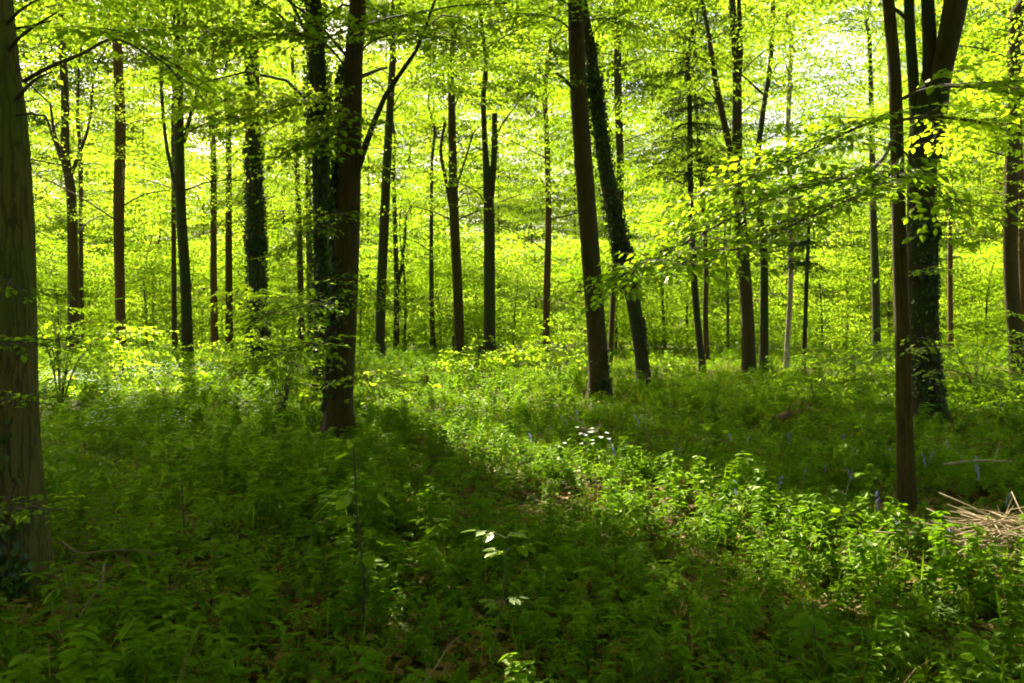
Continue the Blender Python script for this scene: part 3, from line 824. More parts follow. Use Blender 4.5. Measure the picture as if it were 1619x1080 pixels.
dead_branch('left', [(10, 40, 4.5), (30, 18, 4.4), (65, -4, 4.3)], 0.012)
dead_branch('left', [(10, 85, 4.5), (30, 60, 4.4), (60, 38, 4.3), (90, 20, 4.25)], 0.013)
dead_branch('left', [(25, 45, 4.5), (55, 40, 4.35), (82, 32, 4.3)], 0.008)
dead_branch('left', [(25, 160, 4.5), (45, 135, 4.35), (62, 122, 4.3), (82, 114, 4.3)], 0.012)
dead_branch('left', [(25, 182, 4.5), (50, 180, 4.35), (72, 184, 4.3), (84, 220, 4.3), (96, 255, 4.3)], 0.008)
dead_branch('left', [(25, 160, 4.5), (45, 160, 4.3), (62, 156, 4.3)], 0.006)


# ------------------------------------------------------------------ spruces: dark drooping boughs
def bough_template(seed):
    """Needle strips along a drooping bough and its hanging side twigs."""
    r = np.random.default_rng(seed)
    out = []
    def strip(p, q, w, n):
        for k in range(n):
            t = (k + r.random()) / n
            b = p + (q - p) * t
            d = (q - p); yaw = math.atan2(d[1], d[0]) + r.choice([-1, 1]) * r.uniform(0.3, 1.1)
            Mr = rotz(np.array(yaw)) @ roty(np.array(r.normal(0.3, 0.5))) @ rotx(np.array(r.uniform(-1, 1)))
            out.append((LEAF_FAR[0] * (1, 0.35, 1) * w * r.uniform(0.7, 1.3)) @ Mr.T + b)
    prev = np.zeros(3)
    for i in range(1, 9):
        t = i / 8
        c = np.array([t, 0.05 * math.sin(t * 5), -0.28 * t * t])
        strip(prev, c, 0.09, 10)
        for sgn in (-1, 1):
            q = c + np.array([0.10, sgn * 0.26 * (1.15 - t) + sgn * 0.05, -0.16 - 0.12 * r.random()])
            strip(c, q, 0.085, 12)
        prev = c
    return np.array(out)


BOUGHS = [bough_template(700 + k) for k in range(3)]


def make_spruce(label, d, px, pybase, w, ztop, zlow, reach, nb, seed, pts=None):
    r = np.random.default_rng(800 + seed)
    P0, R0 = trunk_line(pts or [(px, pybase, w), (px, 300, w * 0.8)], d, ztop, 0, r)
    base = np.array([P0[1][0], P0[1][1], float(gz(P0[1][0], P0[1][1]))])
    e = thing('spruce_tree', label, 'tree', base, 'dark spruces')
    P, R = resample(P0, R0, 0.4)
    tb = Tubes(); tb.add(P, R, 9, bark_wob(seed, 5, 0.05, P[:, 2] - base[2], 0.3)); tb.build('trunk', M['bark_dark'], e, base)
    bt = Tubes(); res = []
    for k in range(nb):
        z = zlow + (ztop - zlow) * (k + r.random()) / nb
        i = np.argmin(np.abs(P[:, 2] - z))
        L = reach * (0.25 + 0.75 * (ztop - z) / (ztop - zlow)) * r.uniform(0.6, 1.15)
        yaw = r.uniform(0, 2 * PI)
        Mr = rotz(np.array(yaw)) @ roty(np.array(r.normal(-0.05, 0.15)))
        res.append((BOUGHS[k % 3] * (L, L * 0.9, L)) @ Mr.T + P[i])
        line = np.array([[0, 0, 0], [0.5, 0, -0.07], [1, 0, -0.28]]) * L
        bt.add(line @ Mr.T + P[i], [0.016, 0.010, 0.004], 3)
    bt.build('branches', M['bark_dark'], e, base)['kind'] = 'stuff'
    leaf_mesh('crown', np.concatenate(res), LEAF_FAR, M['spruce'], e, base, r)


make_spruce('dark spruce with drooping boughs rising behind the low leafy limb', 22.0, 1090, 580, 13, 11.6, 5.4, 1.5, 110, 1,
            [(1112, 588, 13), (1098, 450, 12), (1092, 300, 10), (1090, 150, 8)])
make_spruce('small dark spruce with drooping boughs below the thin place in the canopy', 20.5, 1285, 580, 9, 5.6, 2.9, 1.0, 60, 2,
            [(1270, 588, 9), (1275, 450, 8), (1280, 330, 5)])


REF = {'left': 'big left-edge trunk', 'ivied': 'thick forked brown trunk', 'pole': 'slim straight pole', 'cluster': 'stout three-stemmed trunk', 'center': 'thick central trunk',
       'leaning': 'leaning ivied trunk', 'ivytower': 'broad ivy-wrapped trunk', 'l2': 'grey forked trunk', 'l3': 'reddish-brown left trunk', 'l4': 'dark trunk with wavy side stem',
       'l5': 'two close poles', 'c1': 'right-leaning dark trunk', 'c4': 'curved trunk left of centre', 'c5': 'divided central trunk', 'c6': 'slender brown central trunk',
       'r2': 'trunk with three stems', 'r4': 'pale-barked trunk', 'r5': 'dark slender right trunk', 'r7': 'right-edge trunk'}
RANK = ['nearest', 'second nearest', 'third nearest', 'fourth nearest', 'fifth nearest', 'sixth nearest', 'seventh nearest', 'eighth nearest', 'ninth nearest', 'tenth nearest']


def landmark_labels(things, what, row):
    """Labels that single each thing out by the trunk it is seen beside and its order in distance there."""
    ref = []
    for k, nm in REF.items():
        P = TREES[k][1]; py = HOR - (P[:, 2] - CAMZ) / P[:, 1] * F
        q = P[np.argmin(np.abs(py - row))]; ref.append((809.5 + q[0] / q[1] * F, nm))
    byp = {}
    for o in things:
        px = 809.5 + o.location[0] / o.location[1] * F
        x0, nm = min(ref, key=lambda t: abs(t[0] - px))
        byp.setdefault((nm, 'left' if px < x0 else 'right'), []).append(o)
    for (nm, side), lst in byp.items():
        lst.sort(key=lambda o: o.location[1])
        for k, o in enumerate(lst):
            o['label'] = '%s seen just %s of the %s%s' % (what, side, nm, '' if len(lst) == 1 else ', ' + RANK[k])


# ------------------------------------------------------------------ young beeches filling the sunny background
def young_tree(seed, h, R, nc, zb=0.9):
    r = np.random.default_rng(900 + seed)
    e = thing('young_beech', 'young leafy beech in the bright thicket behind the main trunks', 'tree', (0, 0, 0), 'young beeches of the sunny thicket')
    P, Rr = resample([(0, 0, -0.3), (r.normal(0, .1), r.normal(0, .1), h * 0.35), (r.normal(0, .25), r.normal(0, .25), h * 0.7), (r.normal(0, .3), r.normal(0, .3), h)],
                     [0.006 * h + 0.02, 0.005 * h + 0.015, 0.0035 * h, 0.01], 0.5)
    tb = Tubes(); tb.add(P, Rr, 8); tb.build('trunk', M['bark'], e)
    C = crown_points(r, P, zb, h, R, nc, False)
    bt = Tubes(); branch_lines([p for p in P if p[2] > 0.5], [q for p, q in zip(P, Rr) if p[2] > 0.5], C, r, bt, 0.9)
    bt.build('branches', M['bark'], e)['kind'] = 'stuff'
    n = len(C)
    LV = stamp(T_FAR, r.integers(0, 5, n), C, r.uniform(0, 6.28, n), np.abs(r.normal(0, 0.2, n)), r.uniform(0, 6.28, n), 1.25 * r.uniform(0.8, 1.3, n))
    leaf_mesh('crown', LV, LEAF_FAR, M['beech'], e, (0, 0, 0), r)
    return e


protos = [young_tree(0, 7.5, 2.4, 34, 0.4), young_tree(1, 12.0, 3.2, 50, 0.5), young_tree(2, 16.0, 3.8, 62, 0.8), young_tree(3, 4.6, 2.0, 30, 0.3), young_tree(4, 19.0, 4.0, 84, 2.0)]
used = [False] * 5
r = np.random.default_rng(42)
spots = []
tries = 0
for row, (y0, y1, want, gapd) in enumerate(((32.0, 38.5, 40, 1.6), (57.5, 64, 42, 2.0))):
    got = 0; tries = 0
    while got < want and tries < 4000:
        tries += 1
        y = r.uniform(y0, y1); x = r.uniform(-1, 1) * (0.68 * y + 2)
        if spots and min(math.hypot(x - a[0], y - a[1]) for a in spots) < gapd: continue
        spots.append((x, y, row)); got += 1
young = []
for x, y, row in spots:
    px = 809.5 + x / y * F
    k = int(r.choice([0, 3, 3])) if row == 0 else int(r.choice([1, 2, 2, 4]))
    if 1220 < px < 1400 and row: k = 1
    if used[k]: o = copy_tree(protos[k])
    else: o = protos[k]; used[k] = True
    o.location = (x, y, float(gz(x, y)))
    o.rotation_euler = (0, 0, r.uniform(0, 6.28))
    s = r.uniform(0.85, 1.2); o.scale = (s, s, s)
    young.append(o)
landmark_labels(young, 'young thicket beech', 430)


# ------------------------------------------------------------------ unseen trees of the same wood, added beside and behind the viewpoint to shade the foreground
def shade_tree(seed, h, R, nc, zb, at_xy=None):
    r = np.random.default_rng(950 + seed)
    e = thing('beech_tree', 'unseen tall beech added for shade beside or behind the viewpoint', 'tree', (0, 0, 0), 'shade beeches added around the viewpoint')
    P, Rr = resample([(0, 0, -0.3), (0.05, 0.1, h * 0.35), (0.2, -0.1, h * 0.7), (0.3, 0.1, h)], [0.25, 0.2, 0.12, 0.02], 0.5)
    tb = Tubes(); tb.add(P, Rr, 12, bark_wob(seed, 5, 0.06, P[:, 2], 0.5)); tb.build('trunk', M['bark'], e)
    C = crown_points(r, P, zb, h, R, nc, False)
    bt = Tubes(); branch_lines([p for p in P if p[2] > zb - 1.5], [q for p, q in zip(P, Rr) if p[2] > zb - 1.5], C, r, bt, 1.3)
    bt.build('branches', M['bark'], e)['kind'] = 'stuff'
    n = len(C)
    LV = stamp(T_FAR, r.integers(0, 5, n), C, r.uniform(0, 6.28, n), np.abs(r.normal(0, 0.2, n)), r.uniform(0, 6.28, n), 1.7 * r.uniform(0.8, 1.3, n),
               None if at_xy is None else lambda Q: sun_gap(Q + np.array([at_xy[0], at_xy[1], 0.0])))
    leaf_mesh('crown', LV, LEAF_FAR, M['beech'], e, (0, 0, 0), r)
    return e


g1 = shade_tree(1, 16.5, 6.0, 260, 7.5, (-10.0, 14.4))  # unseen tree added to keep direct sun off the left foreground
g1.location = (-10.0, 14.4, float(gz(-10.0, 14.4)))
g1['label'] = 'tall beech added for shade out of the picture on the left, beyond the big left-edge trunk'
SHADE_TREES = ['tall beech just behind the viewpoint on its left', 'tall beech straight behind the viewpoint', 'tall beech just behind the viewpoint on its right', 'tall beech beside the viewpoint on its right',
         'tall beech beside the viewpoint on its left', 'tall beech farther back on the left', 'tall beech farther back on the right', 'tall beech far out on the right', 'tall beech far out on the left']
g0 = shade_tree(0, 15.5, 5.2, 130, 4.0)
for k, (x, y, a) in enumerate(((-7.5, -3.0, 0.3), (-1.5, -6.0, 1.7), (5.5, -4.0, 3.1), (9.5, 3.5, 4.4), (-10.5, 5.0, 5.2), (-6, -12, 2.2), (3.5, -13, 0.9), (13, -4, 2.9), (-14, -4, 3.9))):
    o = g0 if k == 0 else copy_tree(g0)
    o.location = (x, y, float(gz(x, y))); o.rotation_euler = (0, 0, a)
    o['label'] = SHADE_TREES[k] + ', out of the picture, added for shade'


# ------------------------------------------------------------------ scattered ground cover and the far wood
def scatter(name, label, proto_meshes, P, rot, scale, idx, kind='stuff'):
    coll = bpy.data.collections.new(name + '_kinds')
    for k, me in enumerate(proto_meshes):
        o = bpy.data.objects.new('%s_kind_%02d' % (name, k), me); coll.objects.link(o)
    me = bpy.data.meshes.new(name)
    n = len(P)
    me.vertices.add(n); me.vertices.foreach_set('co', np.asarray(P, np.float32).ravel())
    for nm, ty, arr, key in (('rot', 'FLOAT_VECTOR', rot, 'vector'), ('scl', 'FLOAT', scale, 'value'), ('idx', 'INT', idx, 'value')):
        a = me.attributes.new(nm, ty, 'POINT')
        a.data.foreach_set(key, np.asarray(arr, np.int32 if ty == 'INT' else np.float32).ravel())
    o = bpy.data.objects.new(name, me); COL.objects.link(o)
    g = bpy.data.node_groups.new(name + '_scatter', 'GeometryNodeTree')
    g.interface.new_socket('Geometry', in_out='INPUT', socket_type='NodeSocketGeometry')
    g.interface.new_socket('Geometry', in_out='OUTPUT', socket_type='NodeSocketGeometry')
    N, L = g.nodes, g.links
    gi = N.new('NodeGroupInput'); go = N.new('NodeGroupOutput')
    ci = N.new('GeometryNodeCollectionInfo'); ci.inputs['Collection'].default_value = coll
    ci.inputs['Separate Children'].default_value = True; ci.inputs['Reset Children'].default_value = True
    def attr(nm, ty):
        a = N.new('GeometryNodeInputNamedAttribute'); a.data_type = ty; a.inputs['Name'].default_value = nm
        return [s for s in a.outputs if s.enabled][0]
    ip = N.new('GeometryNodeInstanceOnPoints'); ip.inputs['Pick Instance'].default_value = True
    er = N.new('FunctionNodeEulerToRotation')
    L.new(gi.outputs[0], ip.inputs['Points']); L.new(ci.outputs[0], ip.inputs['Instance'])
    L.new(attr('idx', 'INT'), ip.inputs['Instance Index'])
    L.new(attr('rot', 'FLOAT_VECTOR'), er.inputs[0]); L.new(er.outputs[0], ip.inputs['Rotation'])
    L.new(attr('scl', 'FLOAT'), ip.inputs['Scale'])
    L.new(ip.outputs[0], go.inputs[0])
    md = o.modifiers.new('scatter', 'NODES'); md.node_group = g
    return tag(o, label, None, None, kind)


def data_only(o):
    me = o.data; bpy.data.objects.remove(o); return me


far_meshes = [data_only(leaf_mesh('far_leaves', t, LEAF_FAR, M['beech'], None, (0, 0, 0), rng)) for t in T_FAR]
r = np.random.default_rng(77)
n = 8500
y = r.uniform(93, 106, n); x = r.uniform(-1, 1, n) * (0.75 * y + 4)
z = 0.3 + (0.45 * y + 2) * r.random(n)
P = np.stack([x, y, z], -1)
px = 809.5 + x / y * F
e = ((px - 1305) / 110.0) ** 2
keep = ~((e < 1) & (z > 14 + 5 * e) & (z / y < 0.42) & (r.random(n) < 0.6))
P = P[keep]; n = len(P)
scatter('far_woodland', 'sunlit mass of yellow-green foliage far behind the trunks', far_meshes, P,
        np.stack([r.normal(0, 0.2, n), r.normal(0, 0.2, n), r.uniform(0, 6.28, n)], -1), r.uniform(2.8, 4.2, n), r.integers(0, 5, n))


def plant_mesh(name, LV, shape, mat, stems=None, r=rng):
    o = leaf_mesh(name, LV, shape, mat, None, (0, 0, 0), r)
    return data_only(o)


def put_leaves(shape, pos, yaw, pitch, roll, size):
    Mx = rotz(np.asarray(yaw)) @ roty(np.asarray(pitch)) @ rotx(np.asarray(roll))
    return np.asarray(pos)[:, None, :] + np.einsum('nij,vj->nvi', Mx, shape[0]) * np.asarray(size)[:, None, None]


def herb_plant(seed, h, whorls, per, leaf, shape, spread=0.0):
    r = np.random.default_rng(seed); pos, yaw, pit, rol, siz = [], [], [], [], []
    lean = r.normal(0, 0.10, 2)
    for w in range(whorls):
        t = 0.35 + 0.65 * (w + 1) / whorls
        zz = h * t; a0 = r.uniform(0, 6.28)
        for k in range(per):
            a = a0 + 2 * PI * k / per + r.normal(0, 0.25)
            pos.append((lean[0] * t + spread * math.cos(a), lean[1] * t + spread * math.sin(a), zz + r.normal(0, 0.01))); yaw.append(a)
            pit.append(r.normal(0.10 + 0.15 * (1 - t), 0.18)); rol.append(r.normal(0, 0.22)); siz.append(leaf * r.uniform(0.7, 1.2))
    # stalk as a narrow upright leaf
    pos.append((0, 0, 0)); yaw.append(0); pit.append(-PI / 2); rol.append(0); siz.append(h)
    LV = put_leaves(shape, pos, yaw, pit, rol, siz)
    st = LV[-1]; c = np.linspace(0, 1, 1)
    LV[-1, :, 0] *= 0.06; LV[-1, :, 1] *= 0.06
    return LV


def blade_plant(seed, nblade, L, w):
    """Arching strap leaves, each a chain of three quads drawn as two-quad leaf cells."""
    r = np.random.default_rng(seed); cells = []
    for k in range(nblade):
        a = r.uniform(0, 6.28); lean = r.uniform(0.25, 0.9); ln = L * r.uniform(0.65, 1.2)
        ca, sa = math.cos(a), math.sin(a); side = np.array([-sa, ca, 0.0])
        pts = []
        for t in (0, 0.25, 0.5, 0.75, 1.0):
            rad = lean * ln * t * t * 0.75; zz = ln * (t - 0.38 * lean * t * t * t)
            pts.append(np.array([ca * rad, sa * rad, zz]))
        wd = [w * 0.6, w, w, w * 0.75, 0.0006]
        for i in range(0, 4, 2):
            p, q, s = pts[i], pts[i + 1], pts[i + 2]
            cells.append([p - side * wd[i], q - side * wd[i + 1], s - side * wd[i + 2], s + side * wd[i + 2], q + side * wd[i + 1], p + side * wd[i]])
    return np.array(cells)


CELL = (None, np.array([[0, 1, 4, 5], [1, 2, 3, 4]]))
under = []
for k in range(4): under.append(plant_mesh('mercury', herb_plant(10 + k, 0.20 + 0.03 * k, 4, 4, 0.078, LEAF_LANCE), LEAF_LANCE, M['herb']))
for k in range(3): under.append(plant_mesh('anemone', herb_plant(30 + k, 0.13 + 0.02 * k, 3, 5, 0.055, LEAF_NEAR, 0.02), LEAF_NEAR, M['herb']))
for k in range(3): under.append(plant_mesh('strap', blade_plant(50 + k, 8, 0.27, 0.0055), CELL, M['blade']))
for k in range(2): under.append(plant_mesh('nettle', herb_plant(60 + k, 0.42, 7, 4, 0.075, LEAF_NEAR), LEAF_NEAR, M['herb']))
for k in range(2): under.append(plant_mesh('bramble', herb_plant(70 + k, 0.24, 4, 3, 0.085, LEAF_NEAR, 0.05), LEAF_NEAR, M['herb']))
for k in range(2): under.append(plant_mesh('stalk', blade_plant(80 + k, 4, 0.42, 0.0022), CELL, M['litter']))
NK = len(under)


def noise2(x, y, seed):
    r = np.random.default_rng(seed); v = 0
    for k in range(6):
        a, b, c = r.uniform(-1, 1) * 1.8 ** (k * 0.6), r.uniform(-1, 1) * 1.8 ** (k * 0.6), r.uniform(0, 6.28)
        v = v + np.sin(a * x + b * y + c) / (1 + 0.35 * k)
    return v / 3.0


def cover(y0, y1, dens, r):
    n = int(dens * (y1 - y0) * 2 * (0.72 * y1 + 2.5))
    x = r.uniform(-1, 1, n) * (0.72 * y1 + 2.5); y = r.uniform(y0, y1, n)
    k = np.abs(x) < 0.72 * y + 2.5
    return x[k], y[k]


r = np.random.default_rng(99)
xs, ys, sc = [], [], []
for y0, y1, dens, s in ((1.6, 7, 165, 0.78), (7, 12, 125, 0.82), (12, 20, 55, 0.98), (20, 34, 18, 1.25), (34, 60, 3.5, 2.2)):
    a, b = cover(y0, y1, dens, r)
    xs.append(a); ys.append(b); sc.append(np.full(len(a), s))
a, b = cover(3.0, 9.0, 70, r); k = a > -0.5; xs.append(a[k]); ys.append(b[k]); sc.append(np.full(k.sum(), 0.78))
x = np.concatenate(xs); y = np.concatenate(ys); s = np.concatenate(sc)
s = np.where((y < 9.5) & (x > -0.5), s * 0.80, s)
nz = noise2(x, y, 3); ny_ = noise2(x * 2.2, y * 2.2, 4)
bare = (nz > 0.6) & (y < 9) & (r.random(len(x)) < 0.6)
keep = ~bare
for t in TREES.values():
    keep &= np.hypot(x - t[3][0], y - t[3][1]) > t[2][2] * 1.25
x, y, s, nz, ny_ = x[keep], y[keep], s[keep], nz[keep], ny_[keep]
n = len(x)
u = r.random(n)
strapy = np.clip((y - 7) / 6, 0, 1) * np.clip(0.5 + x / 6, 0.15, 0.85)
idx = np.where(u < 0.10 + 0.62 * strapy, 7 + r.integers(0, 3, n),
      np.where(r.random(n) < 0.42 + 0.25 * np.sign(ny_), r.integers(0, 4, n),
      np.where(r.random(n) < 0.62, 4 + r.integers(0, 3, n), np.where(r.random(n) < 0.45, 10 + r.integers(0, 2, n), 12 + r.integers(0, 2, n)))))
idx = np.where(r.random(n) < 0.05, 14 + r.integers(0, 2, n), idx)
nb = noise2(x * 1.6 + 7, y * 1.6, 11)
s = s * r.uniform(0.65, 1.3, n) * (1 + 0.22 * nz) * np.where(y < 9, 1 + 0.28 * np.clip(nb, -0.6, 1), 1)
for key in ('pole', 'left', 'cluster', 'center'):
    b = TREES[key][3]
    s = np.where((np.hypot(x - b[0], (y - b[1] + 0.4) * 0.8) < 0.75), s * 0.5, s)
P = np.stack([x, y, gz(x, y) - 0.01], -1)
scatter('undergrowth', 'dense green carpet of woodland herbs and bluebell leaves', under, P,
        np.stack([r.normal(0, 0.14, n), r.normal(0, 0.14, n), r.uniform(0, 6.28, n)], -1), s, idx)

# drift of white flowers in the glade on the left and along the sunny streak
wf = []
for k in range(3):
    rr = np.random.default_rng(160 + k); m_ = 7; pp, yy, pt, rl, sz = [], [], [], [], []
    for j in range(m_):
        c0 = np.array([rr.normal(0, .09), rr.normal(0, .09), 0.22 + rr.uniform(-0.05, 0.10)])
        for q in range(6):
            pp.append(c0); yy.append(q * PI / 3 + rr.normal(0, .1)); pt.append(-0.15 + rr.normal(0, .15)); rl.append(rr.normal(0, .2)); sz.append(0.020)
    wf.append(plant_mesh('white_flower', put_leaves(LEAF_NEAR, pp, yy, pt, rl, sz), LEAF_NEAR, M['white_petal']))
x = np.concatenate([r.normal(-9.6, 1.7, 330), r.uniform(-7.5, -3, 70), r.uniform(0.6, 0.9, 2)]); y = np.concatenate([r.normal(17.0, 1.3, 330), r.uniform(10, 18, 70), r.uniform(7.4, 7.7, 2)]); n = len(x)
scatter('white_blossom', 'drift of tiny white flowers in the sunny glade near the left edge', wf, np.stack([x, y, gz(x, y) + 0.05], -1),
        np.stack([r.normal(0, 0.05, n), r.normal(0, 0.05, n), r.uniform(0, 6.28, n)], -1), r.uniform(0.8, 1.4, n), r.integers(0, 3, n))

# fallen leaves
lit = []
for k in range(4):
    rr = np.random.default_rng(140 + k); m_ = 9
    lit.append(plant_mesh('fallen', put_leaves(LEAF_NEAR, np.stack([rr.normal(0, .12, m_), rr.normal(0, .12, m_), rr.uniform(0.004, 0.03, m_)], -1), rr.uniform(0, 6.28, m_),
               rr.normal(0, 0.25, m_), rr.normal(0, 0.5, m_), rr.uniform(0.05, 0.085, m_)), LEAF_NEAR, M['litter']))
a, b = cover(1.6, 10, 30, r); a2, b2 = cover(10, 26, 5, r)
x = np.concatenate([a, a2]); y = np.concatenate([b, b2]); n = len(x)
scatter('fallen_leaves', 'brown dead leaves lying between the herbs', lit, np.stack([x, y, gz(x, y) + 0.004], -1),
        np.stack([r.normal(0, 0.05, n), r.normal(0, 0.05, n), r.uniform(0, 6.28, n)], -1), r.uniform(0.8, 1.25, n), r.integers(0, 4, n))


# ------------------------------------------------------------------ shrubs and saplings
def make_shrub(name, label, x, y, h, R, n, seed, mat='beech_near', group=None, size=0.8):
    r = np.random.default_rng(1500 + seed)
    base = np.array([x, y, float(gz(x, y))])
    e = thing(name, label, 'shrub', base, group)
    nst = max(3, n // 5)
    tb = Tubes(); C = []
    for k in range(nst):
        a = r.uniform(0, 6.28); top = base + np.array([math.cos(a) * R * r.uniform(0.2, 0.8), math.sin(a) * R * r.uniform(0.2, 0.8), h * r.uniform(0.6, 1.0)])
        mid = base + (top - base) * np.array([0.35, 0.35, 0.55])
        Ps, Rs = resample([base + (0, 0, -0.05), mid, top], [0.010, 0.007, 0.003], 0.15)
        tb.add(Ps, Rs, 5)
        for _ in range(max(1, n // nst)):
            q = Ps[r.integers(len(Ps) // 3, len(Ps))]
            C.append((q, a + r.normal(0, 1.2)))
    tb.build('stems', M['twig'], e, base)
    out = []
    for q, a in C:
        lv, tw = SPRAYS[r.integers(0, len(SPRAYS))]
        Mr = rotz(np.array(a)) @ roty(np.array(r.normal(-0.05, 0.22))) @ rotx(np.array(r.normal(0, 0.25)))
        out.append((lv * size * r.uniform(0.7, 1.4)) @ Mr.T + q)
    leaf_mesh('leaves', np.concatenate(out), LEAF_NEAR, M[mat], e, base, r)
    return e


def ground_at(px, py, h=0.15):
    d = (CAMZ - h) * F / (py - HOR)
    return (px - 809.5) / F * d, d


SHRUBS = [('broad leafy bush beside the big left-edge trunk, under the grey forked trunk', 95, 560, 14.0, 2.2, 1.3, 90),
          ('rounded green bush in front of the reddish-brown straight trunk', 190, 560, 17.0, 1.4, 1.3, 50),
          ('low spreading bush at the foot of the dark trunk with wavy side stem', 265, 585, 15.0, 0.9, 1.0, 40),
          ('leafy hazel bush left of the forked brown trunk at the foot of the ivy-wrapped trunk', 445, 600, 11.5, 2.0, 1.0, 64),
          ('small bright sapling bush right behind the forked brown trunk', 600, 600, 13.0, 0.8, 0.7, 26),
          ('low yellow-green bush before the curved trunk left of centre', 735, 585, 20.0, 0.8, 1.0, 30),
          ('dark low bush between the divided central trunk and the slender brown trunk', 815, 570, 25.0, 1.3, 1.4, 36),
          ('low yellow-green bush at the foot of the slender brown trunk', 885, 590, 20.0, 0.8, 1.1, 30),
          ('leafy bush between the pale-barked trunk and the dark slender trunk', 1330, 590, 17.0, 1.3, 1.2, 46),
          ('small sapling bush below the pale-barked trunk with flat leaf tiers', 1290, 640, 12.5, 0.95, 0.6, 20),
          ('leafy bush between the stout three-stemmed trunk and the right edge trunk', 1545, 600, 14.5, 1.7, 1.2, 56),
          ('low bush at the right edge in front of the sunlit brown trunk', 1590, 660, 11.5, 0.7, 0.9, 30),
          ('small leafy bush left of the slim straight pole, at its foot', 1385, 610, 13.5, 0.9, 0.8, 26),
          ('wide pale green bush at the foot of the two close poles', 340, 575, 21.0, 1.0, 1.3, 36),
          ('thin upright bush at the foot of the leaning ivy-covered trunk', 1060, 590, 20.0, 0.9, 0.9, 26)]
for k, (lb, px, py, d, h, R, n) in enumerate(SHRUBS):
    make_shrub('leafy_shrub', lb, (px - 809.5) / F * d, d, h, R, n, k, 'beech' if k in (4, 5, 7, 13) else 'beech_near', 'leafy bushes under the trees', 0.8 + 0.02 * d)

# one leaf mesh, folded along the midrib, shared by the saplings' separate leaves
def leaf_part(mat, wide=1.0, r=rng):
    xs = [0, 0.12, 0.32, 0.58, 0.82, 1.0]; ws = [0.0, 0.17, 0.30, 0.29, 0.16, 0.0]
    V, Fq = [], []
    for x_, w_ in zip(xs, ws):
        zc = -0.12 * x_ * x_
        V += [(x_, -w_ * wide, zc + 0.05 * (w_ > 0)), (x_, 0, zc), (x_, w_ * wide, zc + 0.05 * (w_ > 0))]
    for i in range(5):
        a = 3 * i
        Fq += [[a, a + 3, a + 4, a + 1], [a + 1, a + 4, a + 5, a + 2]]
    o = mesh_obj('leaf', np.array(V), [np.array(Fq)], mat, None, True, np.full(len(Fq), 0.6))
    return data_only(o)


LEAF_HERB = leaf_part(M['herb']); LEAF_BEECH = leaf_part(M['beech_near'], 1.05); LEAF_ASH = leaf_part(M['ash'], 0.85)


def place_leaf(me, parent, pos, yaw, pitch, roll, size):
    o = link('leaf', me, parent, pos)
    o.rotation_euler = (roll, pitch, yaw)
    o.scale = (size, size, size)
    return o


def sapling(name, label, d, pts, r0, nleaf, leaf, size, seed, stem='twig', tips=()):
    """A single thin stem through photo points with separate leaves on short side twigs."""
    r = np.random.default_rng(1700 + seed)
    P = np.array([at(x, y, d) for x, y in pts]); base = P[0].copy(); base[2] = float(gz(base[0], base[1])); P[0] = base - (0, 0, 0.03)
    Ps, Rs = resample(P, np.linspace(r0, r0 * 0.35, len(P)), 0.03)
    e = thing(name, label, 'sapling', base, 'thin saplings in the foreground herbs')
    tb = Tubes(); tb.add(Ps, Rs, 6)
    spots = []
    for k in range(nleaf):
        t = 0.30 + 0.70 * (k + 0.5) / nleaf
        q = Ps[int(t * (len(Ps) - 1))]
        a = k * 2.4 + r.normal(0, 0.3); ln = r.uniform(0.05, 0.17) * (1.15 - 0.6 * t)
        end = q + np.array([math.cos(a) * ln, math.sin(a) * ln, ln * r.uniform(-0.1, 0.35)])
        tb.add([q, (q + end) / 2 + (0, 0, 0.008), end], [0.0018, 0.0014, 0.001], 4)
        spots.append((end, a))
    tb.build('stem', M[stem], e, base)
    for end, a in spots:
        for da in (0, 0.9, -0.9)[:r.integers(2, 4)]:
            place_leaf(leaf, e, end - base, a + da, r.normal(0.15, 0.2), r.normal(0, 0.25), size * r.uniform(0.7, 1.15))
    return e


sapling('sapling', 'dark-stemmed thin sapling left of the pale ash seedling', 4.1, [(572, 985), (576, 930), (570, 860), (563, 790), (560, 720), (556, 690)], 0.008, 16, LEAF_BEECH, 0.085, 1)
sapling('sapling', 'slender leafy sapling at the bottom right, stem rising from the lower edge', 3.4, [(1288, 1095), (1290, 1050), (1288, 1000), (1284, 950)], 0.005, 9, LEAF_HERB, 0.085, 2)
sapling('sapling', 'tall thin bare-stemmed shoot in the sunny streak left of the slim pole', 5.2, [(1330, 880), (1332, 840), (1336, 790), (1350, 735)], 0.004, 3, LEAF_HERB, 0.05, 3, 'stem')
sapling('sapling', 'thin brown shoot in the dark herbs right of the big left-edge trunk', 5.2, [(292, 835), (290, 800), (288, 770), (286, 745)], 0.005, 7, LEAF_HERB, 0.07, 4)
sapling('sapling', 'yellow-green shoot standing at the back of the sunny streak', 8.3, [(1120, 725), (1124, 700), (1130, 672)], 0.005, 7, LEAF_BEECH, 0.08, 5, 'stem')
sapling('sapling', 'pale-leaved upright plant at the upper edge of the sunny streak', 7.2, [(1146, 760), (1147, 735), (1145, 720)], 0.005, 6, LEAF_ASH, 0.06, 6, 'stem')
sapling('sapling', 'leafy shoot at the lower left corner of the herbs', 3.7, [(108, 1060), (108, 1000), (112, 950), (104, 890)], 0.005, 10, LEAF_HERB, 0.09, 7, 'stem')
sapling('sapling', 'arching shoot with bright tip left of the dark-stemmed thin sapling', 4.6, [(470, 960), (478, 880), (505, 830), (556, 795)], 0.004, 9, LEAF_HERB, 0.075, 8, 'stem')


